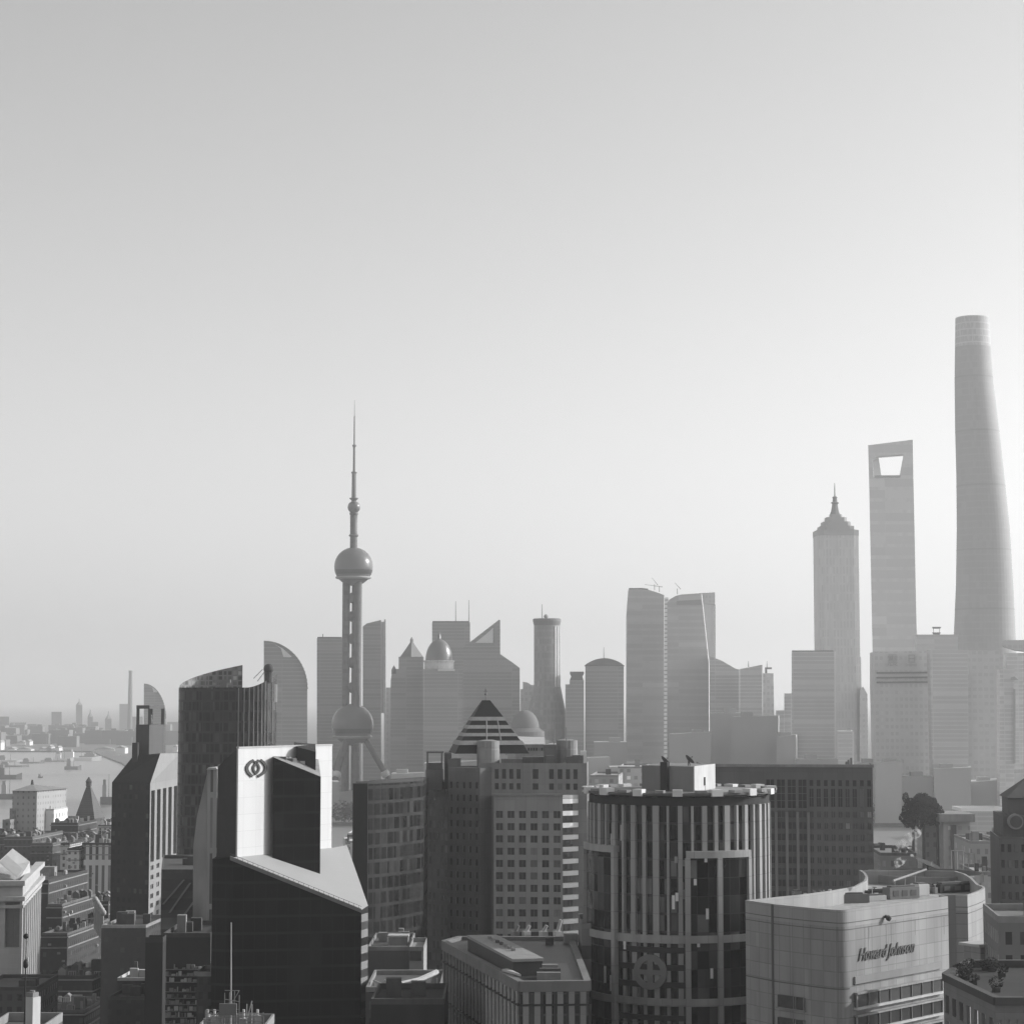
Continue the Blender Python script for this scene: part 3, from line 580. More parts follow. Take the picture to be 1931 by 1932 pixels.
# white sheds and hulls along the far shore
sheds = [(1145, 1245, 1130, 1200), (170, 310, 1205, 1232), (180, 255, 1075, 1100), (258, 300, 1066, 1105), (80, 150, 1140, 1168), (395, 440, 1175, 1235), (440, 530, 1160, 1205), (472, 515, 1122, 1160), (560, 592, 1130, 1172), (0, 14, 1075, 1150), (1720, 1765, 1120, 1170), (940, 1140, 1186, 1200), (1268, 1290, 990, 1015)]
for i, (x0, x1, y0, y1) in enumerate(sheds):
    p0 = Zz('r1', x0, y1, 0); Y = min(p0.y, 9000)
    if y0 > 1100: Y = max(Y, 5280 if x0 < 1000 else 4900)
    Y = max(Y, 5000); A = Zr('r1', x0, y1, Y); B_ = Zr('r1', x1, y0, Y)
    th = thing('shed', 'small bright white shed on the far river shore', 'shed', ((A.x + B_.x) / 2, Y, 0), 'white sheds on the far shore')
    b = MB(); b.prism([(A.x, Y), (B_.x, Y), (B_.x, Y + 40), (A.x, Y + 40)], 0, max(B_.z, 4), True); b.build('wall', PW, th)
    zt = max(B_.z, 4); b = MB(); b.ext([Vector((A.x - 1, Y - 1, zt + .05)), Vector((B_.x + 1, Y - 1, zt + .05)), Vector(((A.x + B_.x) / 2, Y - 1, zt + 5))], Vector((0, 42, 0))); b.build('roof', PL, th)
def boat(k_, x, y, L, hull, cabin, label, group='boats on the river', rz=0.0, hh=2.6):
    p = Zz(k_, x, y, -3); th = thing('boat', label, 'boat', (p.x, p.y, -3), group)
    W_ = L * .2; pts = [(-.5, -.4), (.3, -.5), (.5, 0), (.3, .5), (-.5, .4)]; ca, sa = math.cos(rz), math.sin(rz)
    def tr(a, c_): return (p.x + a * ca - c_ * sa, p.y + a * sa + c_ * ca)
    b = MB(); b.prism([tr(a * L, c_ * W_) for a, c_ in pts], -3.6, [-3 + hh * s_ for s_ in (1, 1, 1.5, 1, 1)], True); b.build('hull', hull, th)
    b = MB(); q = tr(-.25 * L, 0); b.box((q[0], q[1], -3 + hh), (L * .25, W_ * .6, hh * 1.6), rz); b.cur = 1; b.box((q[0], q[1], -3 + hh * 2.6), (L * .18, W_ * .5, hh * .7), rz); b.build('cabin', [cabin, PL], th)
    b = MB(); q = tr(.05 * L, 0); b.tube((q[0], q[1], -3 + hh), (q[0], q[1], -3 + hh * 4), .4, .2, 5); b.build('mast', PD, th)
boat('r1', 790, 1256, 92, PW, PW, 'large bright white ship moored off the far shore', hh=7)
boat('r1', 634, 1262, 44, PW, PW, 'small white ship left of the large white ship', hh=6)
boat('r1', 95, 1268, 55, PW, PL, 'white ship lying furthest left below the white sheds', hh=4)
boat('r1', 728, 1345, 30, PL, PL, 'grey compact barge alone in mid river', hh=6)
boat('r1', 85, 1440, 44, PD, PD, 'dark barge at the left picture edge on the river', hh=7)
boat('r1', 135, 1318, 60, PL, PL, 'long grey barge below the white sheds at left', hh=3)
boat('r1', 325, 1282, 48, PL, PL, 'slim grey barge between two white ships', hh=3)
boat('r1', 560, 1266, 60, PL, PL, 'low grey barge left of the small white ship', hh=2.5)
boat('r1', 1000, 1222, 90, PL, PL, 'long low ship under the white shed row', hh=3)
boat('r1', 405, 1426, 8, PD, PD, 'tiny dark boat in the middle of the river', hh=2)
boat('r1', 90, 1640, 24, PD, FRL, 'grey boat half hidden behind the hip roofed tower', hh=7)
boat('r1', 1075, 1690, 18, FR, FRL, 'tall grey boat beside the dark gabled tower', hh=9)

#@@BUND
# ------------------------------------------------------------------ near bank: waterfront row and street at left
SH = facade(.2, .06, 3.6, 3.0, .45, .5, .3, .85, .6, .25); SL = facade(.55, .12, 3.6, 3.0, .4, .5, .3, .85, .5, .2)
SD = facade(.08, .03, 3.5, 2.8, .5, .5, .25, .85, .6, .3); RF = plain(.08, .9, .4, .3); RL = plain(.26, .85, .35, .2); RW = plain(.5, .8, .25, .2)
def block(name, label, x0, x1, y, Y, dep=30, ex=0.0, mt=None, roof=None, group=None, extra=None, par=1.0, z0=0.0, cat='building'):
    A = W(x0, y, Y); B_ = W(x1, y, Y); z = A.z; e = Vector((ex * dep, dep, 0)); C_ = B_ + e; D_ = A + e
    poly = [(A.x, A.y), (B_.x, B_.y), (C_.x, C_.y), (D_.x, D_.y)]
    th = thing(name, label, cat, ((A.x + C_.x) / 2, (A.y + C_.y) / 2, z0), group)
    b = MB(); b.prism(poly, z0, z - par, top=True); b.build('wall', mt or SH, th)
    c = Vector(((A.x + C_.x) / 2, (A.y + C_.y) / 2, 0)); b = MB()
    for i in range(4):
        p, q = Vector((*poly[i], 0)), Vector((*poly[(i + 1) % 4], 0)); pi, qi = p + (c - p) * .06, q + (c - q) * .06
        b.prism([(p.x, p.y), (q.x, q.y), (qi.x, qi.y), (pi.x, pi.y)], z - par + .003, z, top=True)
    b.build('parapet', roof or RL, th)
    rnd = random.Random(int(x0 * 7 + Y)); L = (B_ - A).length
    for k_ in range(extra if extra is not None else 2):
        u, v = rnd.uniform(.2, .8), rnd.uniform(.2, .7); q = A + (B_ - A) * u + e * v; s_ = min(L, dep)
        b = MB(); b.box((q.x, q.y, z - par + .004), (s_ * rnd.uniform(.12, .3), s_ * rnd.uniform(.12, .25), rnd.uniform(1.8, 4.5)), rnd.choice((0, .05))); b.build('roof_house', rnd.choice((RL, RF, roof or RL)), th)
    return th, z
# hip roofed tower at the far left
th, z = block('hip_roofed_tower', 'square grey riverside tower with low hip roof and sunlit right side', D('r1', 130, 0)[0], D('r1', 372, 0)[0], D('r1', 0, 1550)[1], 1450, 40, .28, facade(.34, .15, 4, 3.5, .3, .4, .4, .85, .3), RL, par=.5, extra=0)
A, B_ = Zr('r1', 118, 1556, 1448), Zr('r1', 380, 1556, 1448); e = Vector((12, 42, 0)); ap = Zr('r1', 325, 1490, 1470)
b = MB(); cs = [A, B_, B_ + e, A + e]
for i in range(4): b.quad(cs[i], cs[(i + 1) % 4], ap)
b.quad(*cs[::-1]); b.build('hip_roof', RL, th)
b = MB(); b.tube(ap - Vector((0, 0, 1)), ap + Vector((0, 0, 3)), 1.2, .6, 8); b.build('lantern', RF, th)
block('stepped_annex', 'lower stepped annex wrapped round the hip roofed tower', D('r1', 30, 0)[0], D('r1', 105, 0)[0], D('r1', 0, 1840)[1], 1440, 40, .2, SH)
block('stepped_annex', 'mid height annex touching the left side of the hip roofed tower', D('r1', 102, 0)[0], D('r1', 135, 0)[0], D('r1', 0, 1730)[1], 1446, 40, .2, SH, extra=0)
block('stepped_annex', 'pale sunlit annex at the right foot of the hip roofed tower', D('r1', 380, 0)[0], D('r1', 540, 0)[0], D('r1', 0, 1735)[1], 1462, 30, .1, facade(.8, .3, 7, 6, .35, .4), RW, extra=1)
# pyramid roofed riverside hotel
A = Zr('r1', 745, 1830, 1440); B_ = Zr('r1', 942, 1830, 1440); e = Vector((4, 15, 0))
th = thing('pyramid_roofed_hotel', 'dark steep pyramid roof on a tall riverside building', 'building', ((A.x + B_.x) / 2, 1448, 0))
b = MB(); b.prism([(A.x, A.y), (B_.x, B_.y), (B_.x + 4, B_.y + 15), (A.x + 4, A.y + 15)], 0, A.z); b.build('wall', SD, th)
zt = Zr('r1', 888, 1510, 1446).z; c = (A + B_ + e) / 2; b = MB(); cs = [A, B_, B_ + e, A + e]; cc = Vector((Zr('r1', 885, 1500, 1447).x, 1447, 0)); up = [Vector((cc.x + sx * 1.3, cc.y + sy * 1.3, zt)) for sx, sy in ((-1, -1), (1, -1), (1, 1), (-1, 1))]
for i in range(4): b.quad(cs[i], cs[(i + 1) % 4], up[(i + 1) % 4], up[i])
b.build('pyramid_roof', facade(.09, .06, 1.2, 50, .99, .5, .5, .8, .1), th)
b = MB(); b.lathe(cc.x, cc.y, [(1.9, zt), (1.9, zt + 2.5), (2.2, zt + 3), (.3, zt + 6)], 8); b.build('lantern', SD, th)
# waterfront row and street sides
SX = facade(.035, .02, 3.5, 2.8, .5, .5, .4, .85, .6, .3); SHx, SDx = SH, SD; SH, SD = SD, SX; RD = plain(.05, .9, .4, .3); RDL = plain(.13, .9, .4, .3)  # darker copies: the street canyon's shade put into the wall colours
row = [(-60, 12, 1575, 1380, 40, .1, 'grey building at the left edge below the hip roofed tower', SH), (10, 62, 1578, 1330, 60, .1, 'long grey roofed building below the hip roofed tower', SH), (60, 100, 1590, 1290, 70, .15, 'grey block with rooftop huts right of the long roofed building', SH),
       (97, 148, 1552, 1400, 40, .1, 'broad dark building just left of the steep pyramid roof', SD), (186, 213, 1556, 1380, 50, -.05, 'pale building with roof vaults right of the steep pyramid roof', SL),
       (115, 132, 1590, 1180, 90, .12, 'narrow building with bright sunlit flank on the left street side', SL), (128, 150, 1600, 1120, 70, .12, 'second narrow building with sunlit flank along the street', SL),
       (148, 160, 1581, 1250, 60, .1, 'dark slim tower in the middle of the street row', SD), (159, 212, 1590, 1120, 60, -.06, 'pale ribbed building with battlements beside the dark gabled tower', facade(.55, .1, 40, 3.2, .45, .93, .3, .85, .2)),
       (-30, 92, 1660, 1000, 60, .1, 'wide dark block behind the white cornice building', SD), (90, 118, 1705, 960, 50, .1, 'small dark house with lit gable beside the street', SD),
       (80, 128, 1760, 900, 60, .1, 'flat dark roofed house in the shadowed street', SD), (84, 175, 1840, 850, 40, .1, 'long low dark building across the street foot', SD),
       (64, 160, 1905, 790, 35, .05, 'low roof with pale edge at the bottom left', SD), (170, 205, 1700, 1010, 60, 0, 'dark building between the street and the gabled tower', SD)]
def clutter(th, x0, x1, y, Y, dep, ex, z, n_, seed):
    rnd = random.Random(seed); A, B_ = W(x0, y, Y), W(x1, y, Y); e = Vector((ex * dep, dep, 0)); L = (B_ - A).length; hor = (B_ - A).normalized()
    for zz, o in ((z - 1.9, .5), (z - 6.2, .35)):
        b = MB(); P0, P1, P2 = A + Vector((-o, -o, 0)), B_ + Vector((o, -o, 0)), B_ + e + Vector((o, 0, 0)); Q2 = B_ + e; b.prism([P0[:2], P1[:2], P2[:2], Q2[:2], B_[:2], A[:2]], zz, zz + .5, True); b.build('cornice', RL, th)
    for k_ in range(n_):
        u, v = rnd.uniform(.06, .94), rnd.uniform(.06, .9); q = A + (B_ - A) * u + e * v; zb = z - .99; kd = rnd.random(); b = MB(); s_ = rnd.uniform(.8, 1.5)
        if kd < .35: b.box((q.x, q.y, zb), (s_, s_ * .8, rnd.uniform(1.5, 3.6)), rnd.uniform(0, .3)); b.build('chimney', rnd.choice((RL, RF, RW)), th)
        elif kd < .6: b.lathe(q.x, q.y, [(s_, zb), (s_, zb + 1.6), (s_ * .4, zb + 2.1)], 10); b.build('water_tank', rnd.choice((RL, RW)), th)
        elif kd < .85:
            l, d_ = rnd.uniform(2.5, 5), rnd.uniform(2, 3.5); h_ = rnd.uniform(1.8, 3); f = [Vector((q.x - d_ / 2, q.y, zb)), Vector((q.x + d_ / 2, q.y, zb)), Vector((q.x + d_ / 2, q.y, zb + h_)), Vector((q.x, q.y, zb + h_ + d_ * .4)), Vector((q.x - d_ / 2, q.y, zb + h_))]; b.ext(f, Vector((0, l, 0))); b.build('dormer', rnd.choice((RL, RF, RDL)), th)
        else:
            for m_ in range(4): b.tube((q.x + m_ * .9, q.y, zb), (q.x + m_ * .9, q.y, zb + 1.7), .09, .09, 4)
            b.tube((q.x, q.y, zb + 1.7), (q.x + 2.7, q.y, zb + 1.7), .09, .09, 4); b.build('railing', RW, th)
    for k_ in range(max(2, n_ // 3)):
        v = rnd.uniform(.05, .9); q = B_ + e * v + Vector((.35, 0, 0)); b = MB(); b.box((q.x, q.y, z - rnd.uniform(4, 22)), (.9, 1.2, .9)); b.build('air_conditioner', RW, th)
        q = A + (B_ - A) * v + Vector((0, -.4, 0)); b = MB(); b.box((q.x, q.y, z - rnd.uniform(4, 22)), (1.2, .7, .8)); b.build('air_conditioner', RL, th)
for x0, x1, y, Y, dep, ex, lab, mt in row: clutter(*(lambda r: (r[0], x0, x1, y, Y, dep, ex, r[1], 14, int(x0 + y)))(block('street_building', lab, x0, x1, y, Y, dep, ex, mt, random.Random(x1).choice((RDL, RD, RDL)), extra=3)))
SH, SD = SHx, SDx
rnd = random.Random(21)
for i in range(26):
    Y = rnd.uniform(1330, 1560); px = rnd.choice((rnd.uniform(628, 672), rnd.uniform(1645, 1900), rnd.uniform(1645, 1900))); y = 1320 + (EYE - rnd.uniform(18, 34)) * F / Y
    block('riverside_house', 'low hazy building near the river among many similar roofs', px, px + rnd.uniform(14, 38), y, Y, rnd.uniform(20, 40), rnd.uniform(-.1, .1), rnd.choice((SH, SL, SD, SH)), rnd.choice((RL, RF, RW)), 'low roofs near the river', 1)
#@@GABLE
# dark gabled tower with the open belfry
Yg = 850
P212, P284, P336 = W(212, 1478, 862), W(284, 1478, 850), W(337, 1478, 905)
th = thing('gabled_tower', 'dark tower with sloping shoulder and an open square belfry on top', 'building', (P284.x, P284.y + 15, 0))
bk = W(230, 1478, 900); z = P284.z
shade_wall = facade(.035, .028, 3.6, 3.0, .5, .5, .4, .85, .5, .3, spec=.1)  # shaded faces: shade put into a near-black wall colour
b = MB(); wall(b, P212, P284, 0, z); wall(b, P336, bk, 0, z); wall(b, bk, P212, 0, z); b.build('wall', shade_wall, th)
lit_wall = panel(.3, 3, 3.6, .8, .06, .1); b = MB(); zA, zB, zC = W(284, 1630, 850).z, W(284, 1490, 850).z, z  # sunlit face: light put into a paler wall colour
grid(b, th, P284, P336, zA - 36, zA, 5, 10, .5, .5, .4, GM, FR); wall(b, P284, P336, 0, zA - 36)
grid(b, th, P284, P336, zA, zB, 5, 1, .62, .97, 1.2, GD, FR, 0, 8); wall(b, P284, P336, zB, zC); b.build('wall', lit_wall, th)
TL, TC, TR, TB = W(252, 1426, 868), W(303, 1421, 868), W(340, 1421, 900), W(262, 1426, 895)
for q in (P212, P284, P336, bk): q.z = z
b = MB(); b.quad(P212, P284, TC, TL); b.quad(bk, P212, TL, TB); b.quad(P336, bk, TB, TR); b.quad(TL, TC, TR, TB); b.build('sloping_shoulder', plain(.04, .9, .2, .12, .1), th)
b = MB(); b.quad(P284, P336, TR, TC); b.build('shoulder_face', lit_wall, th)
for r_ in range(3):
    for c_ in range(3):
        q = P284.lerp(P336, .35 + .2 * c_); q2 = TC.lerp(TR, .3 + .25 * c_); p = q.lerp(q2, .2 + r_ * .27)
        d = (P336 - P284).normalized(); rz = math.atan2(d.y, d.x)
        b = MB(); b.box((0, 0, 0), (3.4, .3, 1.6)); o = b.build('window', gloss(.12, .3), th); o.location = p + Vector((.35, -.1, -.8)) - th.location; o.rotation_euler = (0, 0, rz)
S0, S1, S2 = W(256.5, 1426, 872), W(281.5, 1426, 870), W(309.5, 1426, 880); S3 = S0 + (S2 - S1); zt, zo, zl = W(270, 1330.5, 870).z, W(270, 1337, 870).z, W(270, 1367, 870).z; z0 = TL.z - 4
b = MB(); b.prism([S0[:2], S1[:2], S2[:2], S3[:2]], z0, zl); b.prism([S0[:2], S1[:2], S2[:2], S3[:2]], zo, zt, True)
b.build('belfry', panel(.11, 2, 2, .8), th)
for p, q in ((S0, .0), (S1, 1.0), (S2, 1.0), (S3, 0.0)):
    c = (S0 + S1 + S2 + S3) / 4; q = p + (c - p) * .12; b = MB(); b.box((q.x, q.y, zl), (1.1, 1.1, zo - zl), .3); b.build('belfry_post', panel(.11, 2, 2, .8), th)
c = (S0 + S1 + S2 + S3) / 4; b = MB(); b.lathe(c.x, c.y, [(.5, zl), (.9, zl + 1.5), (.5, zl + 2.5), (.8, zl + 3.4), (.2, zl + 4.4)], 10); b.build('bell', PD, th)
b = MB(); q = W(256, 1430, 868); b.box((q.x, q.y, q.z - 3), (2.2, 3, W(256, 1401, 868).z - q.z + 3)); b.build('side_pier', plain(.07), th)
#@@CURVED
# dark curved glass tower
Ya = 800; c = W(430.5, 1300, Ya + 16); rx = 91.5 * (Ya + 10) / F; ry = 15
th = thing('curved_glass_tower', 'dark curved glass tower with higher swept screen at its back left', 'skyscraper', (c.x, c.y, 0))
cg = facade(.035, .02, 3.8, 1.9, .82, .8, .2, .5, .9, .3, spec=.22, bump=.12)
n = 56; ring = []
for i in range(n):
    a = 2 * PI * i / n; ca, sa = math.cos(a), math.sin(a); x = abs(ca) ** .75 * (1 if ca > 0 else -1) * rx; y = abs(sa) ** .8 * (1 if sa > 0 else -1) * ry
    px = CX + F * (c.x + x) / (c.y + y); ye = 1297 if px < 470 else 1297 - ((px - 470) / 52.0) ** 1.5 * 24
    ring.append(Vector((c.x + x, c.y + y, W(px, ye, c.y + y).z)))
b = MB()
for i in range(n):
    p, q = ring[i], ring[(i + 1) % n]; b.quad((p.x, p.y, 0), (q.x, q.y, 0), q, p)
b.quad(*[(p.x, p.y, min(p.z, W(430, 1302, Ya).z)) for p in ring]); b.build('wall', cg, th)
b = MB(); scr = []
for i in range(n):
    a = 2 * PI * i / n
    if math.sin(a) >= -.1 and ring[i].x <= W(462, 1300, ring[i].y).x:
        p = ring[i]; px = CX + F * p.x / p.y; t_ = max(0, (px - 340) / 122.0); ytop = 1297 - 43 * min(1, t_) ** .55
        scr.append((p, W(px, ytop, p.y).z))
scr.sort(key=lambda e: (e[0].x + (e[0].y - c.y) * .3))
for i in range(len(scr) - 1):
    (p, z0_), (q, z1_) = scr[i], scr[i + 1]; b.ext([Vector((p.x, p.y, p.z - 2)), Vector((q.x, q.y, q.z - 2)), Vector((q.x, q.y, z1_)), Vector((p.x, p.y, z0_))], Vector((0, .35, 0)))
b.build('back_screen', facade(.2, .1, 1.9, 1.9, .7, .7, .3, .5, .8), th)
b = MB(); q = Zr('r3', 990, 345, Ya + 8); b.ball(q, 1.9, 20, 10); b.tube(q - Vector((0, 0, 5)), q, 1.5, 1.5, 12); b.build('radar_ball', plain(.08), th, True)
b = MB(); q = Zr('r3', 880, 440, Ya + 14); b.tube(q - Vector((0, 0, 1)), Zr('r3', 955, 365, Ya + 8), .12, .12, 5); b.tube(Zr('r3', 840, 440, Ya + 14), Zr('r3', 930, 350, Ya + 10), .12, .12, 5); b.build('roof_mast', PD, th)
b = MB(); q = Zr('r3', 525, 465, Ya + 6); b.box((q.x, q.y, q.z - .6), (6.4, 2.2, 1.1)); b.box((q.x + .8, q.y, q.z - 4.4), (2.4, 1.8, 3.8)); b.build('roof_house', plain(.22), th)
b = MB(); q = Zr('r3', 1052, 590, 812); b.box((q.x + 1.0, q.y - 6.2, q.z - 3.2), (.9, .5, 6.6)); b.build('glint_panel', PW, th)  # white panel added to imitate the sun glint on the right edge
for px in (455, 463, 471, 479, 487, 495, 502, 509, 515):
    best = min((p for p in ring if p.y < c.y), key=lambda p: abs(CX + F * p.x / p.y - px)); b = MB(); b.box((best.x, best.y - .12, W(px, 1435, 800).z), (.28, .5, best.z - W(px, 1435, 800).z - .2)); b.build('mullion', plain(.3, .6), th)
#@@HOTEL
# hotel with white slab wall
th = thing('hotel', 'hotel with sunlit white wall bearing a double loop emblem and black wedge blocks', 'hotel', (-48, 495, 0))
A, B_ = Zr('r3', 690, 1135, 478), Zr('r3', 1620, 1105, 508); zt = (A.z + B_.z) / 2
white = panel(.68, 4.5, 3.6, .82, .09, .05, .6); blk = facade(.02, .011, 3.6, 2.4, .95, .84, .3, .5, .12, .3, spec=.12, bump=.15)
wn = Vector((.857, -.514, 0)); wd = Vector((.514, .857, 0))
def at(v, z): return Vector((v.x, v.y, z))
b = MB(); b.prism([A[:2], B_[:2], (B_ - wn * .4)[:2], (A - wn * .4)[:2]], 40, zt); b.build('white_wall', white, th)
b = MB(); A2 = A - wn * .42; L1, L2 = W(411, 1447, 486), W(411, 1447, 505)
b.quad(at(L1, 0), at(A2, 0), at(A2, zt - .1), L1); b.quad(L1, at(A2, zt - .1), at(B_ - wn * .42, zt - .1), at(L2, L1.z)); b.quad(at(L2, 0), at(L1, 0), L1, at(L2, L1.z)); b.build('end_wall', blk, th)
# sloping roof and its dark gable front
L = Vector((-61.1, 476.2, 87.8)); R_ = Vector((-32.6, 481.4, 75.9)); BR = Vector((-38.7, 514, 87.9)); R2 = W(693.5, 1722, 486); Lx = W(401, 1640, 478)
L, R_, BR = Zr('r4', 560, 260, 476.2), Zr('r4', 1757, 742, 481), Zr('r4', 1625, 150, 514); R2 = Zr('r4', 1818, 738, 485)
pn = (R_ - L).cross(BR - L)
for q in (R2,): q.z = L.z - (pn.x * (q.x - L.x) + pn.y * (q.y - L.y)) / pn.z
b = MB(); b.quad(L, R_, R2, BR, at(B_, L.z - (pn.x * (B_.x - L.x) + pn.y * (B_.y - L.y)) / pn.z), at(A, L.z - (pn.x * (A.x - L.x) + pn.y * (A.y - L.y)) / pn.z)); b.build('sloping_roof', panel(.4, 200, 200, .9, .01, .03), th)
b = MB(); b.quad(L + Vector((0, -.3, .25)), R_ + Vector((0, -.3, .25)), R_ + Vector((0, .5, .25)), L + Vector((0, .5, .25))); b.quad(L + Vector((0, -.3, -.6)), R_ + Vector((0, -.3, -.6)), R_ + Vector((0, -.3, .25)), L + Vector((0, -.3, .25))); b.build('roof_edge', plain(.2), th)
b = MB(); b.quad(at(L, 0), at(R_, 0), R_, L); b.quad(at(Lx, 0), at(L, 0), L, at(Lx, L.z - .5)); b.quad(at(Lx, L.z - .5), L, at(A, 87.2), at(L1, L.z - .5)); b.quad(at(L1, 0), at(Lx, 0), at(Lx, L.z - .5), at(L1, L.z - .5)); b.build('front_wall', blk, th)
b = MB(); b.quad(at(R_, 0), at(R2, 0), R2, R_); b.quad(at(R2, 0), at(BR, 0), BR, R2); b.build('side_wall', facade(.16, .03, 3.4, 30, .98, .5, .2, .7, .6, .4), th)
PLt, PRt = Zr('r3', 1035, 1222, 486.5), Zr('r3', 1507, 1415, 490); PBR, PBL = Vector((-44.35, 505.5, 0)), Vector((-52.7, 489.6, 0))
b = MB(); b.prism([PLt[:2], PRt[:2], PBR[:2], PBL[:2]], 78, [PLt.z, PRt.z, 109.0, 109.6], top=False); b.build('black_block', blk, th)
b = MB(); b.quad(PLt, PRt, at(PBR, 109), at(PBL, 109.6)); b.build('block_roof', plain(.25, .8, .5, .5), th)
A3, B3 = Zr('r3', 1272, 1120, 494), Zr('r3', 1458, 1168, 493); z0 = 104
b = MB(); b.prism([A3[:2], B3[:2], (B3 + Vector((-.9, 9, 0)))[:2], (A3 + Vector((-1.6, 9, 0)))[:2]], z0, [A3.z, B3.z, A3.z + .5, A3.z + .9]); b.build('lift_house', plain(.025, .6, .2), th)
b = MB(); q = Zr('r3', 1205, 1232, 493); b.ball(q, .35, 10, 6); b.build('roof_vent', PW, th)
b = MB(); b.prism([(A + wn * .15)[:2], (B_ + wn * .15)[:2], (B_ - wn * .6)[:2], (A - wn * .6)[:2]], zt + .002, zt + .35, True); b.build('coping', plain(.5), th)
b = MB()
for k_ in range(26):
    p = L.lerp(R_, (k_ + .5) / 26); b.tube((p.x, p.y - .1, p.z + .2), (p.x, p.y - .1, p.z + .75), .05, .05, 4)
b.ext([L + Vector((0, -.15, .72)), R_ + Vector((0, -.15, .72)), R_ + Vector((0, -.15, .8)), L + Vector((0, -.15, .8))], Vector((0, .08, 0))); b.build('edge_rail', plain(.1), th)
for u_, w__, h__ in ((.18, 1.6, .5), (.3, 2.2, .4), (.42, 1.4, .7), (.62, 1.0, .5)):
    p = PLt.lerp(PRt, u_).lerp(at(PBL.lerp(PBR, u_), 109.3), .45); b = MB(); b.box((p.x, p.y, p.z - .3), (w__, 1.0, h__ + .3), .3); b.build('roof_plant', random.Random(int(u_ * 90)).choice((RL if False else FRL, plain(.1))), th)
for k_ in range(5):
    p = (A3 + Vector((-.5, 3, 0))).lerp(B3 + Vector((-.5, 3, 0)), .1 + .18 * k_); b = MB(); b.tube(p - Vector((0, 0, .5)), p + Vector((0, 0, .9 + .4 * (k_ % 2))), .06, .05, 5); b.build('aerial', PD, th)
# emblem
ba = MB(); Z0 = A
def onwall(x, y, k_=.05):
    dx, dy = D('r3', x, y); r = ray(dx, dy); o = Vector((0, 0, EYE)); t_ = (A - o).dot(wn) / r.dot(wn); return o + r * t_ + wn * k_
def ribbon(b, pts, w_, f=onwall):
    sm_ = []
    for i in range(len(pts) - 1):
        p0 = pts[max(i - 1, 0)]; p1 = pts[i]; p2 = pts[i + 1]; p3 = pts[min(i + 2, len(pts) - 1)]
        for s_ in range(6):
            t_ = s_ / 6; sm_.append(tuple(.5 * ((2 * p1[k]) + (-p0[k] + p2[k]) * t_ + (2 * p0[k] - 5 * p1[k] + 4 * p2[k] - p3[k]) * t_ ** 2 + (-p0[k] + 3 * p1[k] - 3 * p2[k] + p3[k]) * t_ ** 3) for k in (0, 1)))
    sm_.append(pts[-1])
    for i in range(len(sm_) - 1):
        (x0, y0), (x1, y1) = sm_[i], sm_[i + 1]; l = math.hypot(x1 - x0, y1 - y0) or 1; nx, ny = -(y1 - y0) / l * w_ / 2, (x1 - x0) / l * w_ / 2; ex_, ey_ = (x1 - x0) * .1, (y1 - y0) * .1
        b.ext([f(x0 + nx, y0 + ny, .3), f(x1 + nx + ex_, y1 + ny + ey_, .3), f(x1 - nx + ex_, y1 - ny + ey_, .3), f(x0 - nx, y0 - ny, .3)], -wn * .27)
ribbon(ba, [(835, 1252), (795, 1278), (768, 1325), (782, 1372), (822, 1412)], 26)
ribbon(ba, [(886, 1250), (868, 1272), (836, 1312), (834, 1350), (862, 1384)], 20)
ribbon(ba, [(842, 1262), (872, 1290), (888, 1326), (876, 1362), (850, 1392)], 18)
ribbon(ba, [(903, 1248), (938, 1282), (955, 1326), (934, 1374), (876, 1412)], 24)
ba.build('emblem', plain(.05, .6, .1), th)
#@@LEFTNEAR
# pale fin wall left of the hotel
th = thing('fin_walled_building', 'dark slope sided building with pale capped fin left of the hotel', 'building', (W(392, 1500, 600).x, 606, 0))
b = MB(); b.slab([(391, 2100), (391, 1452), (410, 1451), (410, 2100)], 560, 12, .1); b.build('fin_wall', facade(.3, .1, 14, 1.6, .4, .9, .3, .8, .5, .4), th)
b = MB(); b.slab([(390, 1452), (393, 1448), (408, 1448), (411, 1452)], 559, 13, .1); b.build('cap', RW, th)
b = MB(); b.slab([(362, 2100), (365, 1600), (372, 1540), (390.5, 1462), (390.5, 2100)], 566, 14, 0); b.build('sloping_wall', plain(.4, .5, .9, .05), th)
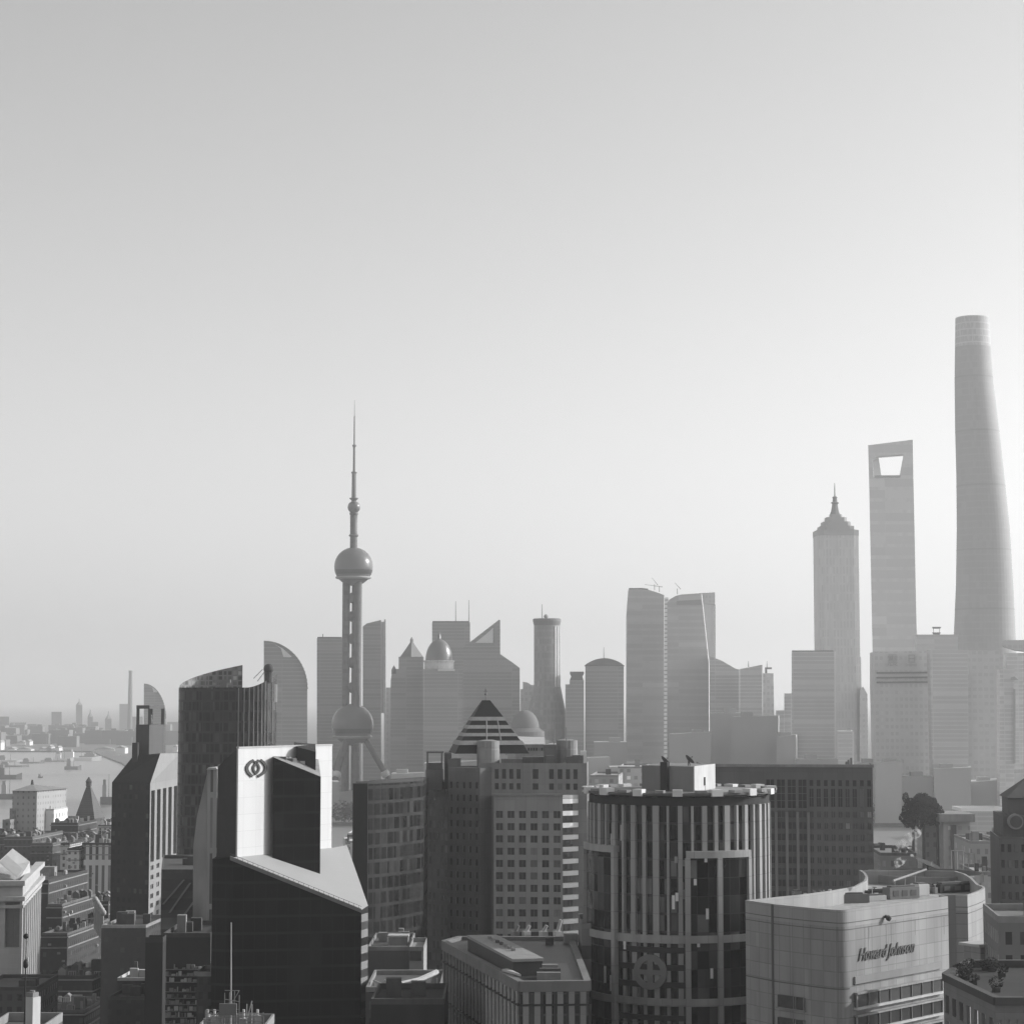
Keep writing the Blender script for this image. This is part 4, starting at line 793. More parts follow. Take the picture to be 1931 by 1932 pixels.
# terraced building below, in shadow
b = MB()
for x0, y0, x1, y1 in ((357, 1666, 318, 1722), (363, 1702, 312, 1772), (345, 1660, 306, 1706)):
    b.slab([(x0, y0), (x0 + 3.5, y0), (x1 + 3.5, y1), (x1, y1)], 638, 1.2, 0)
one('roof_ribs', b, plain(.2), 'pale slanting ribs across the dark terraced building', 'roof ribs')
block('terraced_building', 'wide dark terraced building below the curved glass tower', 305, 402, 1640, 640, 60, -.15, facade(.06, .035, 5.5, 60, .98, .6, .3, .8, .8, .4), RF, extra=2)
th, z = block('lattice_building', 'dark building with rows of pale cluttered balconies', 308, 398, 1760, 520, 30, 0, facade(.035, .05, 60, 60, .1, .1), RF, extra=3)
b = MB(); rnd = random.Random(5)
for r_ in range(9):
    y = 1828 + r_ * 12.0 + (6 if r_ > 2 else 0); x = 310.5; o_ = None
    p, q = W(310, y, 519.4), W(397, y, 519.4); b = MB(); b.box(((p.x + q.x) / 2, 519.2, p.z - .12), (q.x - p.x, 1.0, .12)); o_ = b.build('balcony', RL, th); b = MB(); b.cur = 0
    while x < 392:
        w_ = rnd.uniform(1.5, 9); x2 = min(x + w_, 395)
        if rnd.random() < .72: p, q = W(x, y, 518.9), W(x2, y, 518.9); b.cur = rnd.choice((0, 0, 1, 2)); b.box(((p.x + q.x) / 2, 519.0, p.z), ((q.x - p.x) * .94, rnd.uniform(.4, .9), rnd.uniform(.3, 1.15)))
        x = x2 + rnd.uniform(0, 2)
    tag(b.build('balcony_goods', [RL, RW, plain(.12)], o_), kind='stuff')
# blocks round the street foot
th, z = block('terrace_house', 'low building with pale railed roof terrace beside the street', 192, 276, 1745, 760, 36, .06, SX, RL, extra=5)
b = MB()
block('white_roofed_house', 'small house with long bright roof edge by the dark pillar', 222, 277, 1844, 700, 22, .05, SX, RW, extra=3)
block('corner_house', 'grey house with rooftop hut at the bottom of the street', 205, 276, 1880, 660, 22, .05, SX, RF, extra=4)
th, z = block('dark_pillar_tower', 'plain dark slim tower standing alone in the left foreground', 275, 308, 1768, 430, 4, 0, plain(.03, .7, .3), plain(.05), extra=0)
block('dark_slim_block', 'dark slim block beside the black hotel front', 372, 400, 1833, 480, 12, 0, facade(.035, .03, 3, 2, .5, .5), RL, extra=1)
# domes: row of small pale awnings along the street
for i in range(6):
    p = Zr('r2', 945 + i * 16, 700 + i * 26, 900); b = MB(); b.ball(p, 1.3, 10, 6); b.tube(p - Vector((0, 0, 12)), p, .4, .4, 6)
    one('pale_awning', b, RW, 'small round pale awning in a row above the street', 'awning', 'awnings above the street', True)
# white cornice building, lower left
z = 64.0
th = thing('cornice_building', 'pale corner building with heavy white cornices and tall windows at lower left', 'building', (W(30, 1800, 700).x, 712, 0))
c0 = Zr('r2', 228, 740, 690); zc = Zr('r2', 200, 640, 690).z; zr = Zr('r2', 200, 545, 690).z
lf = W(-70, 1750, 690); rt = Zr('r2', 400, 440, 770); st = RW
b = MB(); ztw, zbw = Zr('r2', 100, 740, 690).z, Zr('r2', 100, 1160, 690).z
fr = Vector((c0.x, 690, 0)); lfv = Vector((lf.x, 690, 0)); bkv = Vector((rt.x, 770, 0))
grid(b, th, lfv, fr, zbw - 1, ztw + 1, 3, 1, .74, .93, 1.5, gloss(.08, .2), FR, 1, 3); wall(b, lfv, fr, ztw + 1, zr); wall(b, lfv, fr, 0, zbw - 1)
wall(b, fr, bkv, 0, zr); b.quad((lfv.x, 690, zr - .3), (fr.x, 690, zr - .3), (bkv.x, 770, zr - .3), (lfv.x, 770, zr - .3)); b.build('wall', panel(.5, 3, 1.5, .9), th)
d2 = (bkv - fr).normalized(); n2 = Vector((d2.y, -d2.x, 0))
for zz, o, h_ in ((zr - .5, 1.6, 1.5), (zc - 2.2, 1.8, 1.3), (zc - 4.5, .8, 1.0)):
    b = MB(); P_ = [lfv + Vector((0, -o, 0)), fr + Vector((o * .6, -o, 0)), bkv + n2 * o, bkv - n2 * 1.5, fr + Vector((-1.2, 1.2, 0)), lfv + Vector((0, 1.2, 0))]
    b.prism([p[:2] for p in P_], zz, zz + h_, True); b.build('cornice', RW, th)
b = MB()
for k_ in range(9):
    p = fr + d2 * (4 + k_ * 9) + n2 * .3; b.box((p.x, p.y, 0), (1.6, .9, zc - 4), math.atan2(d2.y, d2.x))
b.build('pilasters', RW, th)
b = MB(); s0, s1, s2, s3 = Zr('r2', 75, 245, 712), Zr('r2', 130, 195, 722), Zr('r2', 300, 325, 722), Zr('r2', 225, 420, 706)
b.ext([Zr('r2', -90, 400, 712), Zr('r2', 130, 195, 722), Zr('r2', 300, 325, 722), Zr('r2', 180, 520, 706)], Vector((0, 2, -6))); b.build('pitched_skylight', RW, th)
b = MB(); b.ext([Zr('r2', 5, 320, 708), Zr('r2', 75, 262, 714), Zr('r2', 232, 400, 711), Zr('r2', 180, 470, 706)], Vector((0, -.8, -.5))); b.build('skylight_glass', plain(.3), th)
block('street_building', 'dark ledge building under the white cornice building', -40, 70, 1862, 640, 30, 0, SD, RF, extra=2)
# roof in the immediate left foreground with the ball topped pole and white tank
th, z = block('near_roof', 'flat roof just below the picture in the left foreground', -30, 78, 1938, 250, 12, 0, SD, RL, extra=0)
b = MB(); p = W(61, 1935, 252); b.box((p.x, p.y, z - 1), (1.3, 1.3, W(61, 1880, 252).z - z + 1), -.5); b.cur = 1; b.box((p.x, p.y, W(61, 1880, 252).z), (1.0, 1.0, .5), -.5); b.lathe(p.x, p.y, [(.3, W(61, 1880, 252).z), (.3, W(61, 1868, 252).z)], 8); one('water_tank', b, [RW, RL], 'white box tank standing on the left foreground roof', 'tank')
p = W(47, 1942, 249); th = thing('ball_pole', 'thin dark pole topped by a ball at lower left', 'pole', (p.x, p.y, z - 1)); zt = W(46, 1766, 249).z
b = MB(); b.tube((p.x, p.y, z - 1), (p.x, p.y, zt), .11, .06, 8); b.build('pole', plain(.02, .5), th)
b = MB(); b.ball((p.x - .02, p.y, zt), .31, 14, 8); b.build('ball', plain(.02, .5), th, True)
b = MB(); zk = W(46, 1818, 249).z; b.lathe(p.x, p.y, [(.1, zk - .5), (.28, zk - .3), (.28, zk + .2), (.1, zk + .5)], 10); b.build('collar', plain(.02, .5), th, True)
b = MB(); b.box((p.x + .12, p.y, zt - .75), (.2, .1, .3)); b.box((p.x + .2, p.y, zk + .3), (.2, .1, .4)); b.build('lamp', RW, th)
# cluttered roof at the foot of the hotel
th, zr_ = block('cluttered_roof', 'low roof with railings and pipes at the foot of the black hotel front', 372, 500, 1936, 250, 10, 0, SD, RL, extra=0)
p = W(436.5, 1920, 250); q = W(436.5, 1740, 250); th = thing('flag_mast', 'thin white mast rising before the black hotel front', 'mast', (p.x, p.y, zr_ - 1))
b = MB(); b.tube((p.x, p.y, zr_ - 1), q, .075, .05, 8); b.build('pole', RW, th); b = MB(); b.box((p.x, p.y, zr_ - 1), (1, 1, 1.0)); b.build('foot', RL, th)
rnd = random.Random(9)
def frame(x0, x1, y0, y1, Y, label, mt=RL, r=.05, nx=3, nz_=3):
    a, c_ = W(x0, y1, Y), W(x1, y0, Y); b = MB()
    for i in range(nx + 1): x = a.x + (c_.x - a.x) * i / nx; b.tube((x, Y, zr_ - 1), (x, Y, c_.z - rnd.uniform(0, .6)), r, r, 5)
    for i in range(nz_ + 1 if nz_ else 0): zz = a.z + (c_.z - a.z) * i / nz_; b.tube((a.x, Y, zz), (c_.x, Y, zz - rnd.uniform(0, .3)), r, r, 5)
    b.tube((a.x, Y, a.z), (c_.x, Y, c_.z), r, r, 5); return one('pipe_frame', b, mt, label, 'frame', 'pipe frames on the cluttered roof')
frame(424, 452, 1868, 1918, 248, 'tall crooked pipe frame around the foot of the white mast'); frame(466, 476, 1888, 1925, 251, 'slanting pair of thin white poles right of the mast', RW, .06, 1, 0); frame(388, 420, 1905, 1926, 247, 'low pipe rail at the left of the cluttered roof')
frame(452, 498, 1910, 1930, 247, 'low pipe rail at the right of the cluttered roof')
a = W(414, 1915, 247); c_ = W(447, 1893, 247); b = MB(); b.box(((a.x + c_.x) / 2, 247, a.z), (c_.x - a.x, .4, c_.z - a.z)); b.cur = 1
for x in (a.x + .1, c_.x - .1): b.box((x, 247.5, zr_ - 1), (.12, .12, a.z - zr_ + 1.5))
one('notice_board', b, [plain(.16), RL], 'plain grey board fixed on posts beside the white mast', 'board')
for i, (px, lab) in enumerate(((392, 'low pale rooftop box furthest left on the cluttered roof'), (405, 'second low rooftop box from the left, next to the board'), (460, 'rooftop box just right of the white mast'), (486, 'rooftop box furthest right on the cluttered roof'))):
    p = W(px, 1925, 252); b = MB(); b.box((p.x, p.y, zr_ - 1), (.8, .8, 1.6 + .3 * (i % 2)), .3); b.cur = 1; b.tube((p.x, p.y, zr_ + .5), (p.x, p.y, zr_ + 1.6), .15, .15, 8); one('rooftop_box', b, [RL, RW], lab, 'rooftop unit', 'boxes on the cluttered roof')

#@@MID
# dark glass block right of the hotel
th = thing('glass_block', 'dark glass office block between the hotel and the pyramid topped tower', 'building', (W(735, 1480, 590).x, 590, 0))
A, B_ = Zr('r5', 175, 1070, 556), Zr('r5', 845, 1108, 580); gm = facade(.032, .016, 3.7, 2.6, .86, .78, .25, .5, .4, .7, spec=.1, bump=.2)
b = MB(); n = 10; zt = A.z; pts = []
for i in range(n + 1):
    t_ = i / n; q = A.lerp(B_, t_); q.y -= 4 * math.sin(PI * t_); pts.append(q)
q2 = Zr('r5', 253, 1075, 553)
for i in range(n): b.quad(at(pts[i], 0), at(pts[i + 1], 0), at(pts[i + 1], zt), at(pts[i], zt))
b.quad(*[at(p, zt) for p in pts], at(B_ + Vector((0, 30, 0)), zt), at(A + Vector((2, 30, 0)), zt)); b.quad(at(A + Vector((2, 30, 0)), 0), at(A, 0), at(A, zt), at(A + Vector((2, 30, 0)), zt)); b.quad(at(B_, 0), at(B_ + Vector((0, 30, 0)), 0), at(B_ + Vector((0, 30, 0)), zt), at(B_, zt)); b.build('curtain_wall', gm, th)
b = MB()
for i in range(n): b.ext([at(pts[i], zt - .1), at(pts[i + 1], zt - .1), at(pts[i + 1], zt + .7), at(pts[i], zt + .7)], Vector((0, .5, 0)))
b.build('parapet', plain(.06), th)
b = MB(); b.box((A.x + 1.3, A.y - 1.6, 0), (4.2 * .9, 1.2, zt + .3), 0); b.build('corner_pier', plain(.04, .5), th)
# pyramid topped tower
Yq = 600; th = thing('pyramid_topped_tower', 'stone residential tower with striped dark pyramid roof and curved balconies', 'building', (W(980, 1450, 610).x, 612, 0))
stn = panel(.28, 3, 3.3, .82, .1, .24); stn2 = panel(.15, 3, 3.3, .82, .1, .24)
A, B_ = W(903, 1439, 604), W(1107, 1440, 600); zt = A.z; A1, B1 = W(931, 1500, 597), W(1061, 1500, 595); zb = A1.z
def px2(px, Y): return Vector((W(px, 1500, Y).x, Y, 0))
b = MB(); z4 = W(1000, 1447, 600).z; z5 = W(1000, 1494, 600).z
colsets = [(903, 930, 0), (930, 985, 4), (985, 1000, 0), (1000, 1020, 1), (1020, 1032, 0), (1032, 1064, 2), (1064, 1092, 2), (1092, 1107, 0)]
def PA(px): t_ = (px - 903) / 204.0; return along(A, B_, t_)
wall(b, PA(903), PA(1107), z4, zt)
for x0, x1, n_ in colsets:
    zm = z5 + (z4 - z5) * .42
    if n_: grid(b, th, PA(x0), PA(x1), zm, z4, n_, 1, .55, .68, .4, GD, FRL, 0, 0); grid(b, th, PA(x0), PA(x1), z5, zm, n_, 1, .55, .6, .4, GD, FRL, 0, 0)
    else: wall(b, PA(x0), PA(x1), z5, z4)
wall(b, PA(903), PA(1107), 0, z5)
wall(b, (B_.x, B_.y), (B_.x + 1, B_.y + 22), 0, zt); b.quad(at(A, zt - 1), at(B_, zt - 1), at(B_ + Vector((1, 22, 0)), zt - 1), at(A + Vector((0, 22, 0)), zt - 1)); b.build('upper_wall', stn, th)
b = MB(); rowsN = 14; ch = (22.75 / F) * 596; zb_ = W(1000, 1525, 596).z
grid(b, th, A1, B1, zb_ - ch * rowsN, zb_, 6, rowsN, .6, .58, .4, gloss(.05, .2), FR, 1, 0, zoff=.0)
wall(b, A1, B1, zb_, zb); wall(b, A1, B1, 0, zb_ - ch * rowsN); wall(b, (A1.x, A1.y + 9), A1, 0, zb); b.quad(at(A1, zb), at(B1, zb), at(B1 + Vector((0, 8, 0)), zb), at(A1 + Vector((0, 8, 0)), zb)); b.build('bay_wall', panel(.34, 3, ch, .82, .1, .2), th)
b = MB(); b.ext([at(A1 + Vector((-.4, -.4, 0)), zb - .1), at(B1 + Vector((0, -.4, 0)), zb - .1), at(B1 + Vector((0, -.4, 0)), zb + .4), at(A1 + Vector((-.4, -.4, 0)), zb + .4)], Vector((0, 1, 0))); b.build('ledge', RL, th)
bc = px2(1081, 601); bcn = Vector((bc.x, 599.5, 0)); rb = 3.3
q0, q1 = px2(1060.5, 597), px2(1105, 603.5); qm = q0.lerp(q1, .5) + Vector((.55, -.5, 0)); BQ = [q0, q0.lerp(qm, .5) + Vector((.12, -.1, 0)), qm, qm.lerp(q1, .5) + Vector((.15, -.1, 0)), q1, q1 + Vector((-2.5, 1.5, 0)), q0 + Vector((.4, 3, 0))]
b = MB(); b.prism([(p + Vector((-.75, 1.0, 0)))[:2] for p in BQ], 0, W(1080, 1508, 598).z); b.build('balcony_core', facade(.06, .04, 3.3, 1.4, .8, .7, .2), th)
for i in range(13):
    zc_ = W(1081, 1513 + i * 22.75, 596).z; b = MB()
    b.prism([p[:2] for p in BQ], zc_ - .5, zc_ + .75, True); b.build('balcony', plain(.85, .6, .1), th)
b = MB(); b.prism([p[:2] for p in BQ], W(1081, 1507, 597).z, W(1081, 1500, 597).z, True); b.build('balcony_roof', RW, th)
# left wings
b = MB(); Aw, Bw = px2(845, 606), px2(905, 601); zw = W(870, 1448, 604).z; grid(b, th, Aw, Bw, zw - 62, zw - 3, 5, 17, .4, .5, .25, gloss(.05, .25), FR, 0); wall(b, Aw, Bw, zw - 3, zw); wall(b, Aw, Bw, 0, zw - 62)
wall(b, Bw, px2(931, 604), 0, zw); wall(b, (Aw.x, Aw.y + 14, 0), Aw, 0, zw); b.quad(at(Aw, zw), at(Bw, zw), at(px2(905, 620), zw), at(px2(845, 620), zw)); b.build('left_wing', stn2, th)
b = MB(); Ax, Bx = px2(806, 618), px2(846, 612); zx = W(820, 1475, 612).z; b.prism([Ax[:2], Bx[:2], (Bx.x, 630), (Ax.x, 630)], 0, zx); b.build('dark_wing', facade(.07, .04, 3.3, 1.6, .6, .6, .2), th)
b = MB()
for x0, x1, y, Y in ((803, 834, 1452, 609), (804, 833, 1440, 611), (845, 868, 1432, 610), (838, 850, 1420, 612)):
    q0, q1 = px2(x0, Y), px2(x1, Y); b.prism([q0[:2], q1[:2], (q1.x, Y + 8), (q0.x, Y + 8)], zx - 2, W(820, y, Y).z)
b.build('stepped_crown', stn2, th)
for x0, x1 in ((804.5, 807.5), (831.5, 834.5)):
    q0, q1 = px2(x0, 610), px2(x1, 610); b = MB(); b.prism([q0[:2], q1[:2], (q1.x, 611), (q0.x, 611)], zx, W(820, 1421, 610).z); b.build('pergola_post', stn2, th)
q0, q1 = px2(804, 610), px2(835, 610); b = MB(); b.prism([q0[:2], q1[:2], (q1.x, 617), (q0.x, 617)], W(820, 1421, 610).z + .01, W(820, 1418, 610).z, True); b.build('pergola_beam', stn2, th)
# striped pyramid
pcx, pcy = px2(921, 625).x, 622; zap = W(916, 1321, 622).z; zbs = W(921, 1420, 622).z
tb = [(1.15, zap), (4.6, W(0, 1352, 622).z), (5.2, W(0, 1359, 622).z), (6.0, W(0, 1367.5, 622).z), (6.6, W(0, 1374, 622).z), (7.5, W(0, 1382, 622).z), (8.1, W(0, 1388, 622).z), (9.0, W(0, 1396, 622).z), (9.8, W(0, 1404, 622).z), (11.2, W(0, 1420, 622).z)]
tb = [(r, W(960, [1321, 1352, 1359, 1367.5, 1374, 1382, 1388, 1396, 1404, 1420][i], 622).z) for i, (r, _) in enumerate(tb)]
bd, bl = MB(), MB(); ang = .12
def sq(r, z): return [Vector((pcx - .75 * (1 - r / 11.2) + r * math.cos(ang + PI / 4 + PI / 2 * k_) * 1.3, pcy + r * math.sin(ang + PI / 4 + PI / 2 * k_) * 1.3, z)) for k_ in range(4)]
for i in range(9):
    (r1, z1_), (r0, z0_) = tb[i], tb[i + 1]; lo = sq(r0 * (1.04 if i % 2 else 1), z0_); hi = sq(r1 * (1.04 if i % 2 else 1), z1_); t_ = bl if i % 2 else bd
    for k_ in range(4): t_.quad(lo[k_], lo[(k_ + 1) % 4], hi[(k_ + 1) % 4], hi[k_])
    if i % 2: t_.quad(*hi); t_.quad(*lo[::-1])
bd.quad(*sq(tb[0][0], tb[0][1])); bd.build('pyramid_roof', plain(.03, .6, .2, .12, .15), th); bl.build('pale_bands', plain(.36, .8, .3, .6), th)
for dx in (-.3, 3.6):
    b = MB(); b.tube((pcx + dx, pcy - 11.2, W(960, 1396, 611).z), (pcx + dx * .8 - .2, pcy - 5.8, W(960, 1360, 616).z), .18, .18, 5); b.build('rib', RL, th)
b = MB(); fx = pcx - .75; b.tube((fx, pcy, zap), (fx, pcy, zap + 3.6), .14, .06, 6); b.ball((fx, pcy, zap + 1.7), .38, 8, 5); b.box((fx, pcy, zap + 2.4), (1.1, .12, .14)); b.ball((fx, pcy, zap + 2.9), .24, 8, 5); b.build('finial', PD, th)
for x0, x1, y0, y1, Y, nm in ((899, 942, 1398, 1437, 608, 'roof_drum'), (1049, 1090, 1397, 1439, 610, 'roof_drum')):
    q0, q1 = px2(x0, Y), px2(x1, Y); r = (q1.x - q0.x) / 2; b = MB(); b.lathe((q0.x + q1.x) / 2, Y + r, [(r, zt - 1), (r, W(960, y0 + 17, Y).z), (r * .98, W(960, y0 + 16, Y).z), (r * .98, W(960, y0, Y).z), (r * .4, W(960, y0 - 1, Y).z + .2)], 20); b.build(nm, stn, th)
for x0, x1, y, Y in ((1026, 1049, 1405, 606), (1030, 1045, 1425, 603), (1068, 1080, 1427, 603.5), (1080, 1100, 1425, 604), (945, 985, 1432, 608), (985, 1026, 1428, 612)):
    q0, q1 = px2(x0, Y), px2(x1, Y); b = MB(); b.prism([q0[:2], q1[:2], (q1.x, Y + 5), (q0.x, Y + 5)], zt - .99, W(960, y, Y).z); b.build('roof_house', stn2, th)
for px, y0 in ((1044.5, 1358), (1068, 1372)):
    q = px2(px, 609); b = MB(); b.tube((q.x, 609, W(960, 1398, 609).z - 2), (q.x, 609, W(960, y0, 609).z), .14, .08, 6); b.build('mast', PD, th)
b = MB(); q = px2(1100, 606); b.box((q.x, 606, zt), (1.6, 3, 3.2)); b.build('chimney', PW, th)
# pale vaulted hall behind it
p0 = px2(972, 900); p1 = px2(1028, 900); th = thing('pale_roofed_hall', 'pale roof with a row of dark dots just right of the striped pyramid', 'building', ((p0.x + p1.x) / 2, 915, 0))
b = MB(); zt2 = W(1000, 1404, 900).z; b.prism([p0[:2], p1[:2], (p1.x, 930), (p0.x, 930)], 0, zt2, top=False); b.build('wall', RL, th)
b = MB(); b.quad((p0.x, 899, zt2), (p1.x, 899, zt2), (p1.x, 915, zt2 + 2.6), (p0.x, 915, zt2 + 3.0)); b.quad((p1.x, 931, zt2), (p0.x, 931, zt2), (p0.x, 915, zt2 + 3.0), (p1.x, 915, zt2 + 2.6)); b.build('roof', RW, th)
for i in range(7):
    p = px2(997 + i * 5, 899); b = MB(); b.box((p.x, 899.6, zt2 - 2.6), (.8, .4, 1.2)); b.build('window', gloss(.05), th)
# pale low building beyond, left of the round tower roof
block('pale_hazy_block', 'pale hazy block with flat light roof behind the round hotel tower', 1165, 1216, 1446, 1250, 60, .1, facade(.45, .3, 4, 4, .5, .5, .4), RL, extra=1)
block('pale_hazy_block', 'dull hazy block with slanted pale roof left of the light flat roof', 1112, 1166, 1462, 1200, 60, .1, facade(.32, .2, 4, 4, .5, .5, .4), RL, extra=1)
#@@ROUND
# round finned tower
Yc = 437; c = Vector((W(1280, 1500, Yc).x, Yc, 0)); rT = 17.2; th = thing('round_hotel_tower', 'round dark glass tower ringed with pale vertical fins and a toothed roof rim', 'building', (c.x, c.y, 0))
zT = W(1280, 1503, Yc - 17).z; zB1 = W(1280, 1770, Yc - 17).z; zB2 = W(1280, 1889, Yc - 17).z; zMid = W(1280, 1607, Yc - 17).z
b = MB(); b.lathe(c.x, c.y, [(rT, 0), (rT, zT)], 72); b.build('glass_wall', facade(.05, .02, 3.4, 1.2, .9, .85, .1, .4, 2.6, .3, R=17.2, spec=.28, bump=.3), th)  # strong pane variation puts a few glints into the glass colour
fin = panel(.37, 6, 3.4, .7, .12, .2)
def pol(a, r): return (c.x + r * math.cos(a), c.y + r * math.sin(a))
nf = 48
for i in range(nf):
    a = -PI / 2 + (i + .5) * 2 * PI / nf
    if math.sin(a) > .25: continue
    w_ = (.5, .95, .7, 1.15, .45, .85)[i % 6]; q = pol(a, rT + .35); b = MB(); b.box((q[0], q[1], zB1), (.9, w_, zT - zB1 - 1.7), a); b.build('fin', fin, th)
def arcring(b, a0, a1, r0, r1, z0, z1, n=24):
    for i in range(n):
        u, v = a0 + (a1 - a0) * i / n, a0 + (a1 - a0) * (i + 1) / n; b.prism([pol(u, r1), pol(v, r1), pol(v, r0), pol(u, r0)], z0, z1, True)
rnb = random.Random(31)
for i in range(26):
    a = -PI / 2 + rnb.uniform(-1.25, 1.25); z0 = zB2 + rnb.uniform(0, zT - zB2 - 6); q = pol(a, rT + .03); b = MB(); b.box((q[0], q[1], z0), (.08, rnb.uniform(.35, .8), rnb.choice((1.2, 1.8, 3.0))), a); b.build('glint_blind', rnb.choice((RW, RL, FRL)), th)  # bright boxes imitate glints on the glass by their pale colour
b = MB(); arcring(b, -PI, 0.1, rT - .2, rT + 1.0, zB1 - .9, zB1 + .6, 48); b.build('belt', fin, th)
b = MB(); arcring(b, -PI, 0.1, rT - .2, rT + 1.0, zB2 - .8, zB2 + .5, 48); b.build('belt', fin, th)
def ang_of(px): s_ = (W(px, 1600, Yc - 12).x - c.x) / rT; return -PI / 2 + math.asin(max(-1, min(1, s_)))
# lower storeys: short piers and dark spandrels
for k_, (za, zb2) in enumerate(((zB2 + .5, zB1 - .9), (zB2 - 16, zB2 - .8))):
    for i in range(nf):
        a = -PI / 2 + (i + .5) * 2 * PI / nf
        if math.sin(a) > 0: continue
        w_ = 1.0 if i % 2 else .7; q = pol(a, rT + .12); b = MB(); b.box((q[0], q[1], za), (.5, w_, zb2 - za), a); b.build('pier', fin, th)
    if k_ == 0:
        for j in range(3):
            z0 = za + (zb2 - za) * (j + .62) / 3.2; b = MB(); arcring(b, ang_of(1140), ang_of(1292), rT + .05, rT + .5, z0, z0 + 1.1, 24); b.build('spandrel', plain(.03, .5), th)
    else:
        for j in range(4):
            z0 = zB2 - 3.6 - j * 3.5; b = MB(); arcring(b, ang_of(1115), ang_of(1400), rT + .05, rT + .5, z0, z0 + 1.0, 24); b.build('spandrel', plain(.05, .5), th)
# round motif
ac = ang_of(1224); zc_ = W(1224, 1833, Yc - 16).z; q = pol(ac, rT + .75); tv_ = Vector((-math.sin(ac), math.cos(ac), 0)); ov = Vector((math.cos(ac), math.sin(ac), 0))
def rim(b, r0, r1, n=40):
    for i in range(n):
        u, v = 2 * PI * i / n, 2 * PI * (i + 1) / n; f = lambda an, r: Vector((q[0], q[1], zc_)) + tv_ * (r * math.cos(an)) + Vector((0, 0, r * math.sin(an)))
        b.ext([f(u, r1), f(v, r1), f(v, r0), f(u, r0)], -ov * .5)
b = MB(); rim(b, 2.1, 3.3); b.box((q[0] - ov.x * .25, q[1] - ov.y * .25, zc_ - 2.2), (.52, 1.1, 4.4), ac); b.box((q[0] - ov.x * .28, q[1] - ov.y * .28, zc_ - .5), (.53, 4.3, .9), ac); b.build('round_motif', plain(.22, .8, .2), th)
# projecting portal bays
def bay(x0, x1, ytop, name, mid=None):
    a0, a1 = ang_of(x0), ang_of(x1); zt_ = W((x0 + x1) / 2, ytop, Yc - 17).z; zb_ = 40
    b = MB(); arcring(b, a0, a1, rT + .02, rT + 1.1, zb_, zt_ - 1.3, 8); b.build('bay_glass', facade(.03, .014, 3.4, 2.1, .94, .96, .12, .4, 2.4, .2, R=17.2, spec=.2, bump=.3), th)
    b = MB(); arcring(b, a0 - .015, a1 + .015, rT, rT + 1.7, zt_ - 1.3, zt_, 10); b.build('bay_lintel', fin, th)
    for a in (a0, a1) + ((mid and (ang_of(mid),)) or ()):
        p = pol(a, rT + 1.1); b = MB(); b.box((p[0], p[1], zb_), (1.2, 1.0 if a != a1 else .8, zt_ - 1.32 - zb_), a); b.build('bay_post', fin, th)
    for zz in (zB1, zB2):
        b = MB(); arcring(b, a0, a1, rT + .03, rT + 1.45, zz - .8, zz + .6, 10); b.build('bay_band', fin, th)
bay(1118, 1166, 1598, 'bay'); bay(1291, 1401, 1605, 'bay', 1347)
# roof deck, toothed rim
b = MB(); b.lathe(c.x, c.y, [(rT + .05, zT - 1.75), (rT + .5, zT - 1.7), (rT + .5, zT - .2), (rT + .05, zT - .15)], 64, False); b.build('rim_shadow', plain(.04, .9), th)  # near-black ring paints the shadow under the rim
b = MB(); b.lathe(c.x, c.y, [(rT + .3, zT), (rT + 1.2, zT + .1), (rT + 1.6, zT + .3), (rT + 1.6, zT + .7), (rT - 1, zT + .7)], 64); b.build('rim', plain(.14, .8), th)
rnr = random.Random(12)
for i in range(30):
    a = 2 * PI * i / 30 + .03 + rnr.uniform(-.03, .03); big = i % 2 == 0; q = pol(a, rT + 1.0); b = MB(); b.box((q[0], q[1], zT + .1 + (0 if big else .611)), (2.0, rnr.uniform(1.6, 2.4), rnr.uniform(1.1, 1.4) if big else .5), a); b.build('rim_block', plain(.7) if big else RL, th)
b = MB(); b.lathe(c.x, c.y, [(rT - 1.2, zT + .75)], 48); b.build('roof_deck', RL, th)
q0, q1, q2, q3 = W(1210, 1447, 432), W(1307, 1446, 424), W(1346.5, 1446.5, 441), W(1250, 1446, 449)
b = MB(); b.prism([q0[:2], q1[:2], q2[:2], q3[:2]], zT + .5, q1.z); b.build('lift_house', plain(.24, .8, .2), th)  # shade of the left face put into a darker grey
b = MB(); ql = (q1 - q0).normalized() * .12; b.prism([(q1 + ql * .1)[:2], (q1 + ql * 2)[:2], (q2 + ql * 2)[:2], (q2 + ql * .1)[:2]], zT + .5, q1.z + .05); b.build('lit_face', RW, th)  # white sheet paints the sunlit face of the lift house
d = (q2 - q1); rzz = math.atan2(d.y, d.x); q = q1.lerp(q2, .45); b = MB(); b.box((q.x + .3, q.y - .15, W(1325, 1482, 430).z), (.35, .3, 1.6), rzz); b.build('window', GD, th)
q = q1.lerp(q2, .5); b = MB(); b.box((q.x + .12, q.y - .05, zT + .75), (.5, .25, 1.6), rzz); b.build('door', RL, th)
q = q0.lerp(q1, .45); b = MB(); b.box((q.x, q.y - .3, zT + .5), (1.7, .8, q0.z - zT + .6), math.atan2(q1.y - q0.y, q1.x - q0.x)); b.build('dark_pier', plain(.05), th)
